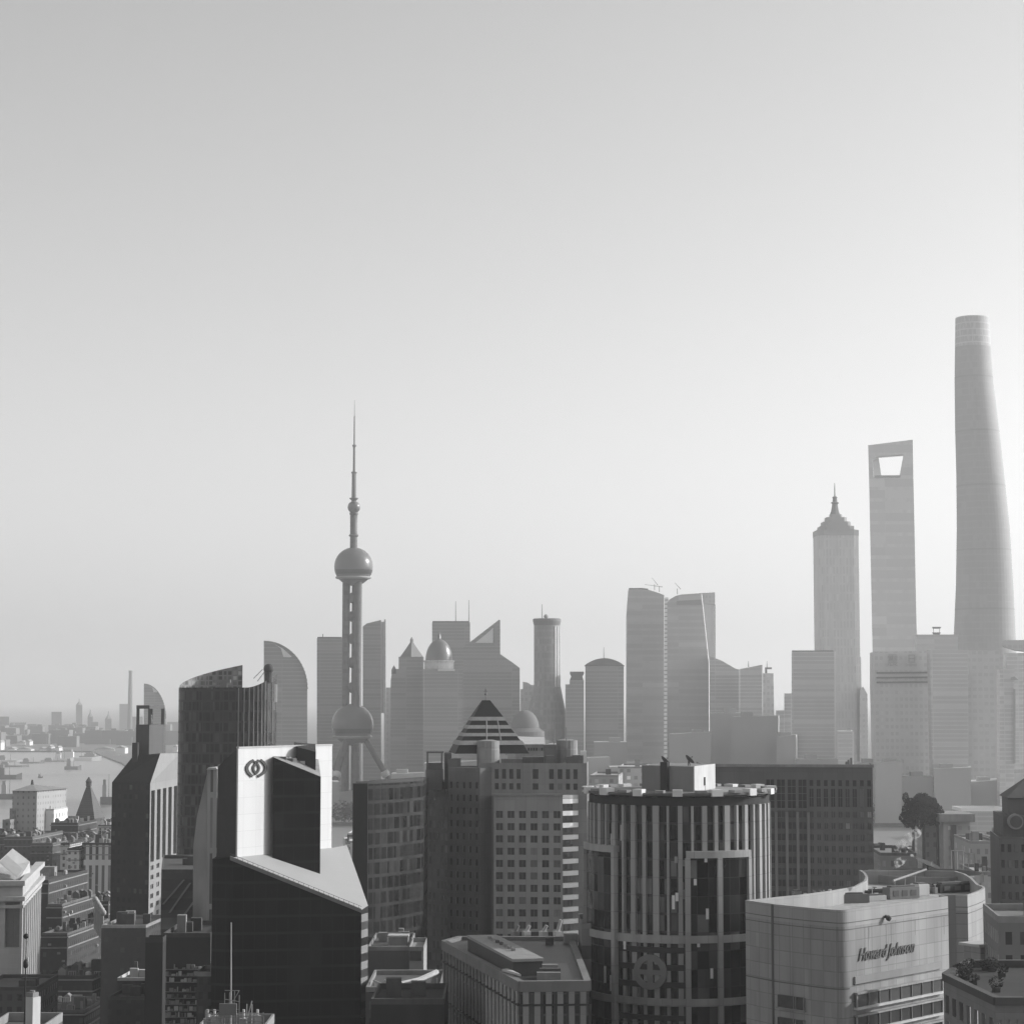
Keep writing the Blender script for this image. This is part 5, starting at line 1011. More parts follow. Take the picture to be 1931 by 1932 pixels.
def dish(p, r, az, el, label):
    t_ = thing('satellite_dish', label, 'satellite dish', tuple(p), 'dishes on the round tower roof')
    ax = Vector((math.cos(el) * math.cos(az), math.cos(el) * math.sin(az), math.sin(el))); u = ax.orthogonal().normalized(); v = ax.cross(u); h = p + Vector((0, 0, r * 1.1)); b = MB(); rr_ = []
    for k_ in range(7):
        f = k_ / 6; rr_.append([h + (u * math.cos(t2) + v * math.sin(t2)) * r * f + ax * (f * f * r * .35) for t2 in [2 * PI * i / 20 for i in range(20)]])
    for k_ in range(6):
        for i in range(20): j = (i + 1) % 20; b.quad(rr_[k_][i], rr_[k_][j], rr_[k_ + 1][j], rr_[k_ + 1][i])
    b.build('reflector', plain(.08, .6), t_, True)
    b = MB(); b.tube(p, h, .14, .1, 8); b.tube(p + Vector((.5, 0, 0)), h, .06, .06, 6); b.build('stand', plain(.06), t_)
    b = MB(); b.tube(h, h + ax * r * .9, .05, .05, 6); b.ball(h + ax * r * .9, .12, 8, 5); b.build('feed_arm', plain(.06), t_)
dish(W(1252, 1449, 432), 1.15, .3, .75, 'dark tilted dish, left one, on the round tower roof block')
dish(W(1298, 1447, 430), 1.15, .3, .75, 'dark tilted dish, right one, on the round tower roof block')
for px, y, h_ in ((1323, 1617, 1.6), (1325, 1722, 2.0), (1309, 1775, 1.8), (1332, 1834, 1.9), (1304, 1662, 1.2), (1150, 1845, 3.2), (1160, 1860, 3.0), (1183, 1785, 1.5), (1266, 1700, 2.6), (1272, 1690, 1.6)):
    a = ang_of(px); q = pol(a, rT + 1.16); b = MB(); b.box((q[0], q[1], W(px, y, Yc - 16).z - h_ / 2), (.08, .55, h_), a); b.build('glint_blind', plain(.75), th)  # more bright bits put onto the glass as pale boxes
#@@BLOCKM
# broad office block behind
th = thing('office_block', 'broad dark stone office block with ranks of windows behind the round tower', 'building', (W(1500, 1450, 640).x, 615, 0))
A, B_ = W(1330, 1443, 606), W(1644.5, 1446.5, 600); zt = A.z; om = panel(.135, 4, 3.1, .85, .1, .2)
def PM(px): return along(A, B_, (px - 1330) / 314.5)
b = MB(); zw1 = W(1500, 1470, 603).z; wall(b, PM(1330), PM(1644.5), zw1, zt)
z2 = W(1500, 1484, 603).z; z3 = W(1500, 1525, 603).z
wall(b, PM(1330), PM(1442), 0, zw1)
grid(b, th, PM(1442), PM(1523), z3, zw1, 4, 1, .74, .98, .8, GD, FR, 1, 3)
grid(b, th, PM(1523), PM(1644.5), z2, zw1, 9, 1, .5, .8, .4, GD, FR, 0); grid(b, th, PM(1523), PM(1644.5), z3, z2, 9, 1, .55, .82, .4, GD, FR, 1, 1)
zz = z3; nr = 20; chm = 3.1
grid(b, th, PM(1442), PM(1523), z3 - nr * chm, z3, 4, nr, .72, .6, .5, gloss(.08, .3, .06, .3), FR, 1); grid(b, th, PM(1523), PM(1644.5), z3 - nr * chm, z3, 9, nr, .52, .5, .35, gloss(.08, .3, .06, .3), FR, 1)
wall(b, PM(1442), PM(1644.5), 0, z3 - nr * chm); wall(b, B_, (B_.x + 4, B_.y + 30, 0), 0, zt); wall(b, (A.x, A.y + 30, 0), A, 0, zt)
b.quad(at(A, zt - .8), at(B_, zt - .8), at(B_ + Vector((4, 30, 0)), zt - .8), at(A + Vector((0, 30, 0)), zt - .8)); b.build('wall', om, th)
b = MB(); b.ext([at(A + Vector((0, -.4, 0)), zt - .5), at(B_ + Vector((.3, -.4, 0)), zt - .5), at(B_ + Vector((.3, -.4, 0)), zt + .3), at(A + Vector((0, -.4, 0)), zt + .3)], Vector((0, 1, 0))); b.build('cornice', RL, th)
for i in range(5):
    p = PM(1442 + i * 20.25); b = MB(); b.box((p[0], p[1] - .35, 0), (.75, .7, z3 - 1)); b.build('pilaster', panel(.2, 4, 3.1, .9), th)
for k_, px in enumerate((1598, 1602, 1607)):
    p = PM(px); b = MB(); b.box((p[0], p[1] + 2, zt), (.5, .5, 1.0 + .5 * k_)); b.build('roof_vent', PD, th)
#@@CREAM
# stone hotel with the script sign
th = thing('signed_hotel', 'pale stone hotel with curved plan, script lettering and ribbon windows', 'hotel', (W(1640, 1700, 370).x, 380, 0))
Ycn = 345; zt = Zr('q1', 742, 513, Ycn).z
outl = [(165, 452), (230, 462), (325, 475), (345, 478), (450, 489), (560, 500), (650, 508), (700, 512), (735, 515), (775, 515), (830, 511), (1000, 493), (1200, 465), (1350, 443), (1447, 428), (1462, 424), (1555, 424), (1570, 420), (1620, 404), (1660, 388), (1682, 374), (1678, 366), (1640, 352), (1620, 332), (1600, 312), (1560, 287), (1500, 268), (1400, 264), (1250, 262), (1100, 262), (935, 262), (885, 262), (912, 280), (925, 303), (915, 330), (850, 365), (700, 392), (500, 418), (300, 438)]
op = [Zz('q1', x, y, zt) for x, y in outl]
# recess strip pushed back
for i in (15, 16): op[i] = op[i] + Vector((-1.2, 1.6, 0))
cream = panel(.3, 2.4, 2.35, .72, .13, .26)
for i in (11, 12, 13):
    t_ = (op[i] - op[10]).dot((op[14] - op[10]).normalized()); op[i] = op[10] + (op[14] - op[10]).normalized() * t_
_p, _q = op[7], op[10]; _a = (op[7] - op[3]).normalized(); _b = (op[14] - op[10]).normalized()
_den = _a.x * _b.y - _a.y * _b.x; _t = ((_q.x - _p.x) * _b.y - (_q.y - _p.y) * _b.x) / _den; _c = _p + _a * _t
ops = op[:8] + [_p * (1 - u_) ** 2 + _c * 2 * u_ * (1 - u_) + _q * u_ * u_ for u_ in [i_ / 10 for i_ in range(1, 10)]] + op[10:]      # rounded corner
b = MB(); b.prism([p[:2] for p in ops], 0, zt - 2.6); b.build('wall', cream, th)
op_read = op; op = ops
n = len(op); cen = sum(op, Vector()) / n; inn = []
for i in range(n):
    p, q = op[(i - 1) % n], op[(i + 1) % n]; d = (q - p); d.z = 0; d.normalize(); nr_ = Vector((-d.y, d.x, 0)); inn.append(op[i] + nr_ * .45)
b = MB()
for i in range(n):
    j = (i + 1) % n; b.prism([op[i][:2], op[j][:2], inn[j][:2], inn[i][:2]], zt - 2.6, zt, top=True)
b.build('parapet', panel(.34, 2.4, 2.62, .85, .08, .16), th)
b = MB(); b.quad(*[at(p, zt - 2.55) for p in inn]); b.build('roof_deck', plain(.38, .85, .5, .35), th)
def band(z0, z1, i0, i1, o, nm, mt):
    b = MB()
    for i in range(i0, i1):
        p, q = op[i], op[i + 1]
        d = q - p; d.z = 0; d.normalize(); nr_ = Vector((d.y, -d.x, 0)) * o
        b.ext([at(p + nr_, z0), at(q + nr_, z0), at(q + nr_, z1), at(p + nr_, z1)], -nr_ * .9)
    b.build(nm, mt, th)
gr = plain(.12, .8)
for dz in (1.95, 3.0): band(zt - dz - .12, zt - dz, 0, 27, .03, 'groove', gr)
band(zt - 12.2, zt - 12.0, 0, 16, .03, 'groove', gr)
op = op_read
# corner groove between the two left faces
p = op[2].lerp(op[3], .5); b = MB(); b.box((p.x, p.y - .15, 0), (.35, .35, zt - .05), .2); b.build('groove', gr, th)
# recess strip on the lit side, its shade put into darker cladding
b = MB(); p, q = op[14], op[17]; b.quad(at(op[15] + Vector((-.1, -.1, 0)), 0), at(op[16] + Vector((-.1, -.1, 0)), 0), at(op[16] + Vector((-.1, -.1, 0)), zt), at(op[15] + Vector((-.1, -.1, 0)), zt)); b.build('recess', panel(.2, 2.4, 2.35, .8), th)
# lit facade: ribbon windows
fa, fb = op[10], op[14]; fd = (fb - fa); fd.z = 0; FLn = fd.length; fd.normalize(); fnm = Vector((fd.y, -fd.x, 0)); frz = math.atan2(fd.y, fd.x)
def face_pt(x, y, o=.0):
    dx, dy = D('q1', x, y); r = ray(dx, dy); eye = Vector((0, 0, EYE)); t_ = (fa - eye).dot(fnm) / r.dot(fnm); return eye + r * t_ + fnm * o
def onface(x0, y0, x1, y1, h_, nm, mt, o, dep=.3):
    a, c_ = face_pt(x0, y0, o), face_pt(x1, y1, o); b = MB(); hh = h_
    b.ext([a, Vector((c_.x, c_.y, a.z)), Vector((c_.x, c_.y, a.z + hh)), Vector((a.x, a.y, a.z + hh))], -fnm * dep); return b.build(nm, mt, th)
onface(852, 985, 1398, 912, 1.15, 'relief_band', plain(.27, .8), .30)
for k_ in range(3):
    y = 1132 + k_ * 143; o_ = onface(857, y, 1400, y - 90, 2.0, 'window', gloss(.03, .25, .1, .15), .36)
    a = face_pt(857, y, .4); c_ = face_pt(1400, y - 90, .4)
    for m_ in range(9):
        t_ = m_ / 8; p = Vector((a.x, a.y, 0)).lerp(Vector((c_.x, c_.y, 0)), t_) ; b = MB(); b.box((p.x, p.y, a.z), (.14 if m_ % 8 else .3, .25, 2.0), frz); b.build('mullion', FR if m_ % 8 else RL, o_)
    b = MB(); d_ = (c_ - a); mid = (a + c_) / 2; Lw = Vector((d_.x, d_.y)).length; b.box((mid.x, mid.y, a.z - .35), (Lw + .6, .8, .35), frz); b.build('sill', RW, o_)
    b = MB(); b.box((mid.x, mid.y, a.z + 2.01), (Lw + .6, .7, .3), frz); b.build('lintel', cream, o_)
rs = random.Random(8)
for k_ in range(7):
    x = rs.uniform(800, 1420); p = face_pt(x, 640 - (x - 745) * .12, .02); b = MB(); h_ = rs.uniform(2, 6); w_ = rs.uniform(.12, .3)
    b.ext([p, p + fd * w_, p + fd * w_ * .6 - Vector((0, 0, h_)), p + fd * w_ * .3 - Vector((0, 0, h_))], -fnm * .015); b.build('rain_streak', plain(.22, .9), th)
# shaded facade windows
ga, gb = op[3], op[7]; gd = (gb - ga); gd.z = 0; gd.normalize(); gn = Vector((gd.y, -gd.x, 0)); grz = math.atan2(gd.y, gd.x)
for y in (1130, 1272):
    pts_ = []
    for x, yy in ((385, y - 6), (548, y + 4)):
        dx, dy = D('q1', x, yy); r = ray(dx, dy); eye = Vector((0, 0, EYE)); pts_.append(eye + r * ((ga - eye).dot(gn) / r.dot(gn)) + gn * .35)
    a, c_ = pts_; L_ = (c_ - a).length; mid = (a + c_) / 2
    b = MB(); b.box((mid.x, mid.y, a.z), (L_, .5, 1.9), grz); o_ = b.build('window', gloss(.05, .15), th)
    for t_ in (.0, .62, .7, 1): p = a.lerp(c_, t_); b = MB(); b.box((p.x, p.y - .1, a.z), (.15, .5, 1.9), grz); b.build('mullion', FR, o_)
    b = MB(); b.box((mid.x, mid.y - .05, a.z - .25), (L_ + .5, .8, .24), grz); b.build('sill', RL, o_)
# sign, one letter mesh per word set on the lit wall
sa, sb_ = face_pt(872, 822, .14), face_pt(1228, 738, .14); ms = (sa + sb_) / 2; Ls = Vector((sb_.x - sa.x, sb_.y - sa.y)).length
sg = text('Howard Johnson', 2.75, (ms.x, ms.y, face_pt(1050, 775, 0).z), frz, plain(.09, .5, .1), th, 'lettering', .45, .05, 1, .03)
bpy.context.view_layer.update(); wdt = sg.dimensions.x or 1; sg.scale = (Ls / wdt, 1.0, 1)
b = MB(); p = face_pt(1046, 560, .1); b.tube(p + Vector((0, 0, .2)), p + fnm * .9 + Vector((0, 0, -.3)), .25, .35, 8); b.ball(p + fnm * .6 - Vector((0, 0, .1)), .45, 10, 6); b.build('wall_lamp', plain(.08), th)
# penthouse drum at the right back and rooftop plant
zd = zt - 2.5
def rp(x, y): return Zz('q1', x, y, zd)
def unit(x, y, sx_, sy_, h_, rz, mt, label, name='rooftop_unit', slats=True):
    p = rp(x, y); b = MB(); b.box((p.x, p.y, zd), (sx_, sy_, h_), rz); b.cur = 1; b.box((p.x, p.y, zd + h_), (sx_ * .8, sy_ * .6, .25), rz)
    for k_ in range(0 if not slats else 3):
        ca, sa_ = math.cos(rz), math.sin(rz); u_ = (-.3 + .3 * k_) * sx_; b.box((p.x + u_ * ca + sa_ * sy_ / 2, p.y + u_ * sa_ - ca * sy_ / 2, zd + h_ * .25), (sx_ * .18, .12, h_ * .5), rz)
    return one(name, b, [mt, gr], label, 'rooftop unit', 'plant on the stone hotel roof')
unit(760, 470, 10.5, 1.6, 1.5, .25, plain(.16), 'long grey duct box nearest the rounded corner of the hotel roof', slats=False)
unit(1150, 440, 6.5, 2.2, 2.0, .5, plain(.2), 'grey plant box with dark grilles on the hotel roof')
unit(1270, 420, 2.4, 2.4, 2.0, .5, plain(.6), 'bright white cube beside the grilled plant box', slats=False); unit(980, 455, 4.2, 1.4, .9, .4, plain(.6), 'white low box in the middle of the hotel roof edge', slats=False)
unit(1340, 404, 3, 2, 1.1, .5, RL, 'small pale box right of the white cube', slats=False); unit(490, 470, 1.4, 1.4, 2.0, .2, RL, 'small hut near the left roof corner', slats=False); unit(1010, 425, 5, 1.0, 1.0, .3, plain(.06), 'low dark duct behind the white low box', slats=False); unit(1480, 400, 8, 2.4, 1.6, .5, plain(.05), 'black plant box by the recess strip')
rnu = random.Random(77)
for i in range(22):
    x = rnu.uniform(430, 1560); y = 474 - (x - 430) * .07 + rnu.uniform(-14, 5); p = rp(x, y); b = MB(); s_ = rnu.uniform(.4, 1.1)
    if i % 3: b.box((p.x, p.y, zd), (s_, s_, rnu.uniform(.5, 1.5)), rnu.uniform(0, 1)); b.cur = 1; b.box((p.x, p.y, zd + 1.5), (s_ * .6, s_ * .6, .12), .3); b.tube((p.x, p.y, zd), (p.x, p.y, zd + 1.55), .08, .08, 5)
    else: b.tube((p.x, p.y, zd), (p.x, p.y, zd + 1.3), .22, .22, 8); b.cur = 1; b.tube((p.x, p.y, zd + 1.3), (p.x, p.y, zd + 1.7), .4, .3, 8)
    one('roof_vent', b, [rnu.choice((RL, RW, gr)), rnu.choice((RW, gr))], 'small roof vent scattered over the stone hotel roof', 'vent', 'vents on the stone hotel roof')
p = rp(1100, 400); q = rp(1310, 345); b = MB(); b.tube(p + Vector((0, 0, 2)), q + Vector((0, 0, 2.6)), .22, .22, 8)
for t_ in (.05, .35, .65, .95): s_ = p.lerp(q, t_); b.tube((s_.x, s_.y, zd), (s_.x, s_.y, zd + 2.3), .1, .1, 6)
one('roof_pipe', b, RL, 'long pale pipe on stands crossing the hotel roof diagonally', 'pipe')
# round sunken court wall at the back
b = MB(); p = rp(1290, 330); b.lathe(p.x, p.y, [(11.5, zd), (11.5, zd + 1.6), (11.1, zd + 1.6), (11.1, zd + .01)], 48, False); b.cur = 1; b.lathe(p.x, p.y, [(11.1, zd + .02)], 48); one('sunken_court', b, [RL, plain(.05)], 'dark round sunken court ringed by a low wall on the hotel roof', 'roof court')  # flat dark disc paints the shade inside the pit
for i, (x, y, lab) in enumerate(((1470, 240, 'railing frame standing on the round corner of the hotel roof'), (1540, 262, 'second railing frame further right on the round roof corner'))):
    p = rp(x, y + 30); b = MB()
    for k_ in range(3): b.tube((p.x + k_ * 1.2, p.y, zd), (p.x + k_ * 1.2, p.y, zd + 4.2), .09, .09, 6)
    b.tube((p.x, p.y, zd + 4.2), (p.x + 2.4, p.y, zd + 4.2), .09, .09, 6); one('railing_frame', b, RW, lab, 'frame')
# flat dark satellite panel on the roof
p = rp(1320, 322); t_ = thing('satellite_dish', 'large grey dish lying tilted over the hotel roof court', 'satellite dish', tuple(p)); b = MB(); b.tube(p, p + Vector((0, 0, 2.6)), .2, .15, 8); b.build('stand', gr, t_)
ax = Vector((.35, -.15, .9)).normalized(); b = MB(); h = p + Vector((0, 0, 2.7)); b.tube(h, h + ax * .5, .6, 2.6, 20, False); b.build('reflector', plain(.3), t_)
# bracket box on the right flank
q = D('q1', 1650, 770); p = W(q[0], q[1], 352); b = MB(); b.box((p.x + .5, p.y, p.z - 4), (4.5, 4, 4.8), .5); b.cur = 1; b.box((p.x + .5, p.y, p.z + .81), (5.8, 5, .4), .5); b.build('side_annex', [cream, RW], th)

#@@FINBLOCK
# low fin facade block in the centre foreground
zt = Zr('r6', 1380, 1160, 380).z; cn = Zr('r6', 1382, 1165, 380); le = Zz('r6', 800, 850, zt); ri = Vector((Zr('r6', 1905, 1150, 380).x, 381, zt))
th = thing('finned_office', 'low office with vertical fins and a long rooftop box in the centre foreground', 'building', (cn.x + 4, 400, 0))
bkp = ri + Vector((-1, 70, 0)); b = MB(); zs = zt - 2.2
b.prism([le[:2], cn[:2], ri[:2], bkp[:2], (le + Vector((3, 8, 0)))[:2]], 0, zt - .7); b.build('wall', facade(.04, .02, 3.6, 2.2, .8, .9, .1, .5, .8), th)
b = MB(); lst = [le, cn, ri, bkp, le + Vector((3, 8, 0))]
for i in range(5):
    p, q = lst[i], lst[(i + 1) % 5]; cc = Vector((4, 420, 0)); d = (q - p).normalized(); nn = Vector((-d.y, d.x, 0)) * .8; d2_ = d * .0
    b.prism([(p - nn * .5)[:2], (q - nn * .5)[:2], (q + nn)[:2], (p + nn)[:2]], zt - 1.8, zt + .003 * i, True)
b.build('parapet', plain(.2, .8, .3), th)
def fins(P0, P1, n_, w_, zlo, zhi, mt_f, nm='fin', o=.35):
    d = (P1 - P0); L_ = Vector((d.x, d.y)).length; d.z = 0; d.normalize(); nn = Vector((d.y, -d.x, 0)); rz = math.atan2(d.y, d.x)
    for i in range(n_):
        t_ = (i + .5) / n_; p = P0 + d * (L_ * t_) + nn * o * .5; b = MB(); b.box((p.x, p.y, zlo), (w_, o, zhi - zlo), rz); b.build(nm, mt_f(i), th)
lf_m, wh = panel(.3, 2, 3.6, .8), RW
fins(cn, ri, 6, 1.0, 30, zt - 1.85, lambda i: lf_m)
rl = random.Random(2)
fins(le, cn, 22, .55, 30, zt - 1.85, lambda i: lf_m if i < 13 else wh)  # white fins towards the corner: sky reflection put into the colour
for k_ in range(5):
    z0 = zt - 4.2 - k_ * 7.5; b = MB()
    for p, q in ((le, cn), (cn, ri)):
        d = (q - p).normalized(); nn = Vector((d.y, -d.x, 0)) * .42; b.ext([at(p + nn, z0), at(q + nn, z0), at(q + nn, z0 + .35), at(p + nn, z0 + .35)], -nn * .98)
    b.build('belt', plain(.04), th)
zr2 = Zr('r6', 1325, 990, 392).z
rt_ = [Zz('r6', x, y, zr2) for x, y in ((1325, 990), (1555, 982), (1205, 808), (985, 812))]
b = MB(); b.prism([p[:2] for p in rt_], zt - 1, zr2 - .5); b.build('rooftop_box', plain(.07, .7, .2), th)
cc = sum(rt_, Vector()) / 4; b = MB(); b.prism([(cc + (p - cc) * 1.03)[:2] for p in rt_], zr2 - .49, zr2, True); b.build('box_roof', plain(.3, .8, .3), th)
for i in range(7):
    p = Zz('r6', 1150 + i * 30, 838 + i * 15, zr2); b = MB(); b.box((p.x, p.y, zr2), (.5, 1.5, .5), .2); b.build('roof_vent', RL if i not in (2, 3) else plain(.08), th)
for i, (x0, x1, y, Y) in enumerate(((1510, 1690, 1100, 386), (1530, 1690, 1070, 388), (1550, 1670, 1040, 390))):
    p, q = Zr('r6', x0, y, Y), Zr('r6', x1, y, Y); b = MB(); b.box(((p.x + q.x) / 2, Y, zt - .7), (q.x - p.x, 1.4, max(.5, p.z - zt + .9))); b.build('cooling_unit', (RL, RF, RL)[i], th)
b = MB(); p = Zr('r6', 1300, 1085, 386); b.prism([Zz('r6', 1245, 1088, zt)[:2], Zz('r6', 1390, 1130, zt)[:2], Zz('r6', 1330, 1100, zt)[:2], Zz('r6', 1290, 1085, zt)[:2]], zt + .1, zt + .5); b.build('skylight', RW, th)
# black box building with white plant behind it
block('black_plant_block', 'black box topped with white plant, in front of the curved balconies', D('r6', 1355, 0)[0], D('r6', 1700, 0)[0], D('r6', 0, 822)[1], 470, 10, 0, facade(.02, .03, 30, 2.6, .1, .9), RF, extra=0)
for i, (x, lab) in enumerate(((1430, 'white rooftop plant unit, left one, on the black box'), (1560, 'white rooftop plant unit in the middle of the black box'), (1668, 'tall white rooftop plant unit at the right of the black box'), (1345, 'small grey plant unit left of the black box'))):
    p = Zr('r6', x, 815, 473); b = MB(); b.box((p.x, p.y, p.z - 1.2), (1.5, 1.5, 2.2), .4); b.tube((p.x, p.y, p.z + 1), (p.x + .7, p.y, p.z + 2.2 + (1.2 if i == 2 else 0)), .4, .35, 8); one('plant_unit', b, RW if i < 3 else RL, lab, 'rooftop unit', 'plant on the black box')
block('grey_annex', 'plain grey annex between the finned office and round tower', D('r6', 1520, 0)[0], D('r6', 1890, 0)[0], D('r6', 0, 940)[1], 440, 12, 0, panel(.17, 3, 3, .8), RF, extra=2)
block('round_tower_annex', 'grey side block attached left of the round hotel tower base', 1096, 1118, 1742, 432, 20, 0, facade(.2, .03, 8.6, 40, .98, .3, .3, .8), RL, extra=1)
# small buildings between hotel and finned office
block('grey_workshop', 'plain grey building with rooftop tank right of the black hotel front', 694, 772, 1785, 520, 30, 0, panel(.13, 5, 8, .8), RL, extra=3)
th, z = block('pale_stair_block', 'narrow pale stair block with one big window beside the grey building', 772, 799, 1786, 516, 20, 0, panel(.34, 5, 8, .9), RL, extra=0)
a, c_ = W(773, 1812, 515.6), W(795, 1794, 515.6); b = MB(); b.box(((a.x + c_.x) / 2, 515.8, a.z), (c_.x - a.x, .5, c_.z - a.z)); b.build('window', gloss(.06), th)
p = W(752, 1779, 530); b = MB(); b.box((p.x, p.y, W(752, 1790, 530).z - 2), (4.6, 4, 5), 0); b.cur = 1; b.box((p.x, p.y, W(752, 1790, 530).z + 3), (5, 4.4, .4)); one('roof_tank', b, [RL, RW], 'pale box tank on the grey building roof', 'tank')
block('low_roof_block', 'low roof with slanting white rails below the grey building', 690, 832, 1862, 470, 30, 0, SD, RL, extra=0)
for i, (x0, y0, x1, y1, lab) in enumerate(((270, 1205, 330, 1295, 'left slanting white rail on the low roof'), (355, 1190, 430, 1295, 'second slanting white rail on the low roof'), (570, 1298, 750, 1240, 'broad white awning beam at the right of the low roof'), (460, 1235, 640, 1218, 'thin pale beam lying across the low roof'), (480, 1262, 650, 1240, 'lower thin pale beam lying across the low roof'))):
    a = Zr('r6', x0, y0, 478 if y0 < y1 else 474); c_ = Zr('r6', x1, y1, 471 if y0 < y1 else 482); zl = W(760, 1862, 470).z; b = MB(); r = .22 if i != 2 else .6; b.tube(at(a, zl + .4), at(c_, zl + .5 + (1.2 if i == 2 else 0)), r, r, 6); b.box((a.x, a.y, zl - 1), (.3, .3, 1.3)); b.box((c_.x, c_.y, zl - 1), (.3, .3, 1.4)); one('roof_beam', b, RW, lab, 'beam', 'pale beams on the low roof')
block('dark_front_block', 'dark shapeless roof at the bottom centre below the white beams', 700, 838, 1884, 400, 22, 0, plain(.035, .9, .4), RF, extra=2)
#@@RIGHT
# right hand corner: planted terrace building and tall dark tower
zt = Zr('q1', 1745, 1090, 250).z
th = thing('terrace_building', 'dark roofed building with planted terrace in the bottom right corner', 'building', (W(1870, 1900, 260).x, 265, 0))
cs = [Zz('q1', 1418, 935, zt), Zz('q1', 1745, 1090, zt), Zz('q1', 2150, 1090, zt), Zz('q1', 2150, 850, zt), Zz('q1', 1560, 850, zt)]
b = MB(); gw = gloss(.04, .15); A, B_ = cs[0], cs[1]
grid(b, th, A, B_, zt - 20, zt - 1.6, 7, 6, .55, .7, .4, gw, FR, 0); wall(b, A, B_, 0, zt - 20); wall(b, A, B_, zt - 1.6, zt)
grid(b, th, cs[1], cs[2], zt - 20, zt - 1.6, 8, 6, .5, .7, .4, gw, FR, 0); wall(b, cs[1], cs[2], 0, zt - 20); wall(b, cs[1], cs[2], zt - 1.6, zt); wall(b, cs[4], cs[0], 0, zt); b.build('wall', panel(.2, 2.4, 3, .85, .08, .2), th)
b = MB(); b.quad(*[at(p, zt - .5) for p in cs]); b.build('roof_deck', plain(.04, .9, .4), th)
b = MB()
for i in range(5):
    p, q = cs[i], cs[(i + 1) % 5]; d = (q - p).normalized(); nn = Vector((-d.y, d.x, 0)); b.prism([(p - nn * .2)[:2], (q - nn * .2)[:2], (q + nn * .7)[:2], (p + nn * .7)[:2]], zt - .49 + .002 * i, zt + .4 + .002 * i)
b.build('parapet', plain(.09, .9, .3), th)
rnd = random.Random(4)
for i in range(11):
    u, v = rnd.uniform(.05, .95), rnd.uniform(.25, .9); p = cs[0].lerp(cs[1], u).lerp(cs[4].lerp(cs[3], u * .6), v); b = MB(); h_ = rnd.uniform(1.0, 2.2)
    b.box((p.x, p.y, zt - .49), (.8, .8, .5)); b.cur = 1; blob(b, (p.x, p.y, zt + .1 + h_ * .25), .9, h_ * .4, 140, .16, rnd); one('potted_shrub', b, [RF, leaf], 'dark leafy shrub in a tub on the planted terrace', 'shrub', 'shrubs on the planted terrace')
# tall dark tower behind it at the right edge
th = thing('corner_tower', 'dark stepped tower with disc ornament at the right picture edge', 'building', (W(1920, 1600, 440).x, 450, 0))
b = MB(); A, B_ = Zr('q2', 1790, 660, 430), Vector((W(2000, 1600, 426).x, 426, 0)); z1 = Zr('q2', 1790, 660, 430).z; z2 = Zr('q2', 1815, 540, 430).z
grid(b, th, A, B_, z1 - 40, z1 - .5, 9, 13, .5, .5, .35, gw, FR, 0); wall(b, A, B_, 0, z1 - 40); wall(b, A, B_, z1 - .5, z1); wall(b, (A.x + 3, A.y + 22, 0), A, 0, z1); b.quad(at(A, z1), at(B_, z1), at(B_ + Vector((0, 20, 0)), z1), at(A + Vector((3, 20, 0)), z1))
A2 = Zr('q2', 1812, 540, 432); b.prism([A2[:2], (B_.x, 431), (B_.x, 450), (A2.x + 2, 450)], z1, z2); b.build('wall', panel(.13, 2.4, 3, .85), th)
A3 = Zr('q2', 1838, 440, 434); b = MB(); b.prism([A3[:2], (B_.x, 434), (B_.x, 446), (A3.x + 1.5, 446)], z2, A3.z); b.build('upper_storey', panel(.13, 2.4, 3, .85), th)
ap = Zr('q2', 1960, 310, 440); b = MB(); c4 = [at(A3 + Vector((-.4, -.5, 0)), A3.z), Vector((B_.x, 433.5, A3.z)), Vector((B_.x, 446.5, A3.z)), at(A3 + Vector((1, 12.5, 0)), A3.z)]
for i in range(4): b.quad(c4[i], c4[(i + 1) % 4], ap)
b.build('hip_roof', plain(.1, .8, .3), th)
p = Zr('q2', 1882, 572, 430.4); b = MB(); b.tube(p + Vector((0, .9, 0)), p + Vector((0, -.3, 0)), 1.5, 1.5, 28); b.build('disc_ornament', RL, th)
b = MB(); b.tube(p + Vector((0, -.3, 0)), p + Vector((0, -.5, 0)), 1.15, 1.15, 28); b.build('disc_inlay', plain(.1), th)
# cornice building in front of it
block('cornice_terrace', 'grey block with pale cornice under the dark corner tower', D('q1', 1765, 0)[0], 2010, D('q1', 0, 553)[1], 330, 20, .1, facade(.15, .04, 3.4, 2.2, .45, .55, .2, .85, .6), RL, extra=1)
# mid distance buildings between office block and corner tower
th, z = block('slotted_tower', 'hazy stone tower with flat overhanging top beyond the stone hotel', D('q2', 1480, 0)[0], D('q2', 1628, 0)[0], D('q2', 0, 552)[1], 900, 24, .1, facade(.3, .22, 4, 4, .4, .4, .4), RL, extra=1)
A = Zr('q2', 1470, 560, 899); B_ = Zr('q2', 1640, 560, 899); b = MB(); b.box(((A.x + B_.x) / 2, 912, A.z - 1), (B_.x - A.x + 2, 28, 3.2)); b.build('overhang', RL, th)
A = Zr('q2', 1525, 830, 899.5); B_ = Zr('q2', 1552, 590, 899.5); b = MB(); b.box(((A.x + B_.x) / 2, 899.8, 20), (B_.x - A.x, 1.0, B_.z - 20)); b.build('dark_slot', plain(.1), th)
block('hazy_block', 'hazy dark block beneath the big rounded tree', D('q2', 1360, 0)[0], D('q2', 1485, 0)[0], D('q2', 0, 590)[1], 920, 24, .1, facade(.24, .18, 4, 3, .4, .5, .4), RL, extra=1)
block('hazy_block', 'darker low block behind the steam plumes', D('q2', 1130, 0)[0], D('q2', 1330, 0)[0], D('q2', 0, 745)[1], 760, 40, .05, facade(.16, .12, 4, 3, .4, .5, .4), RF, extra=3)
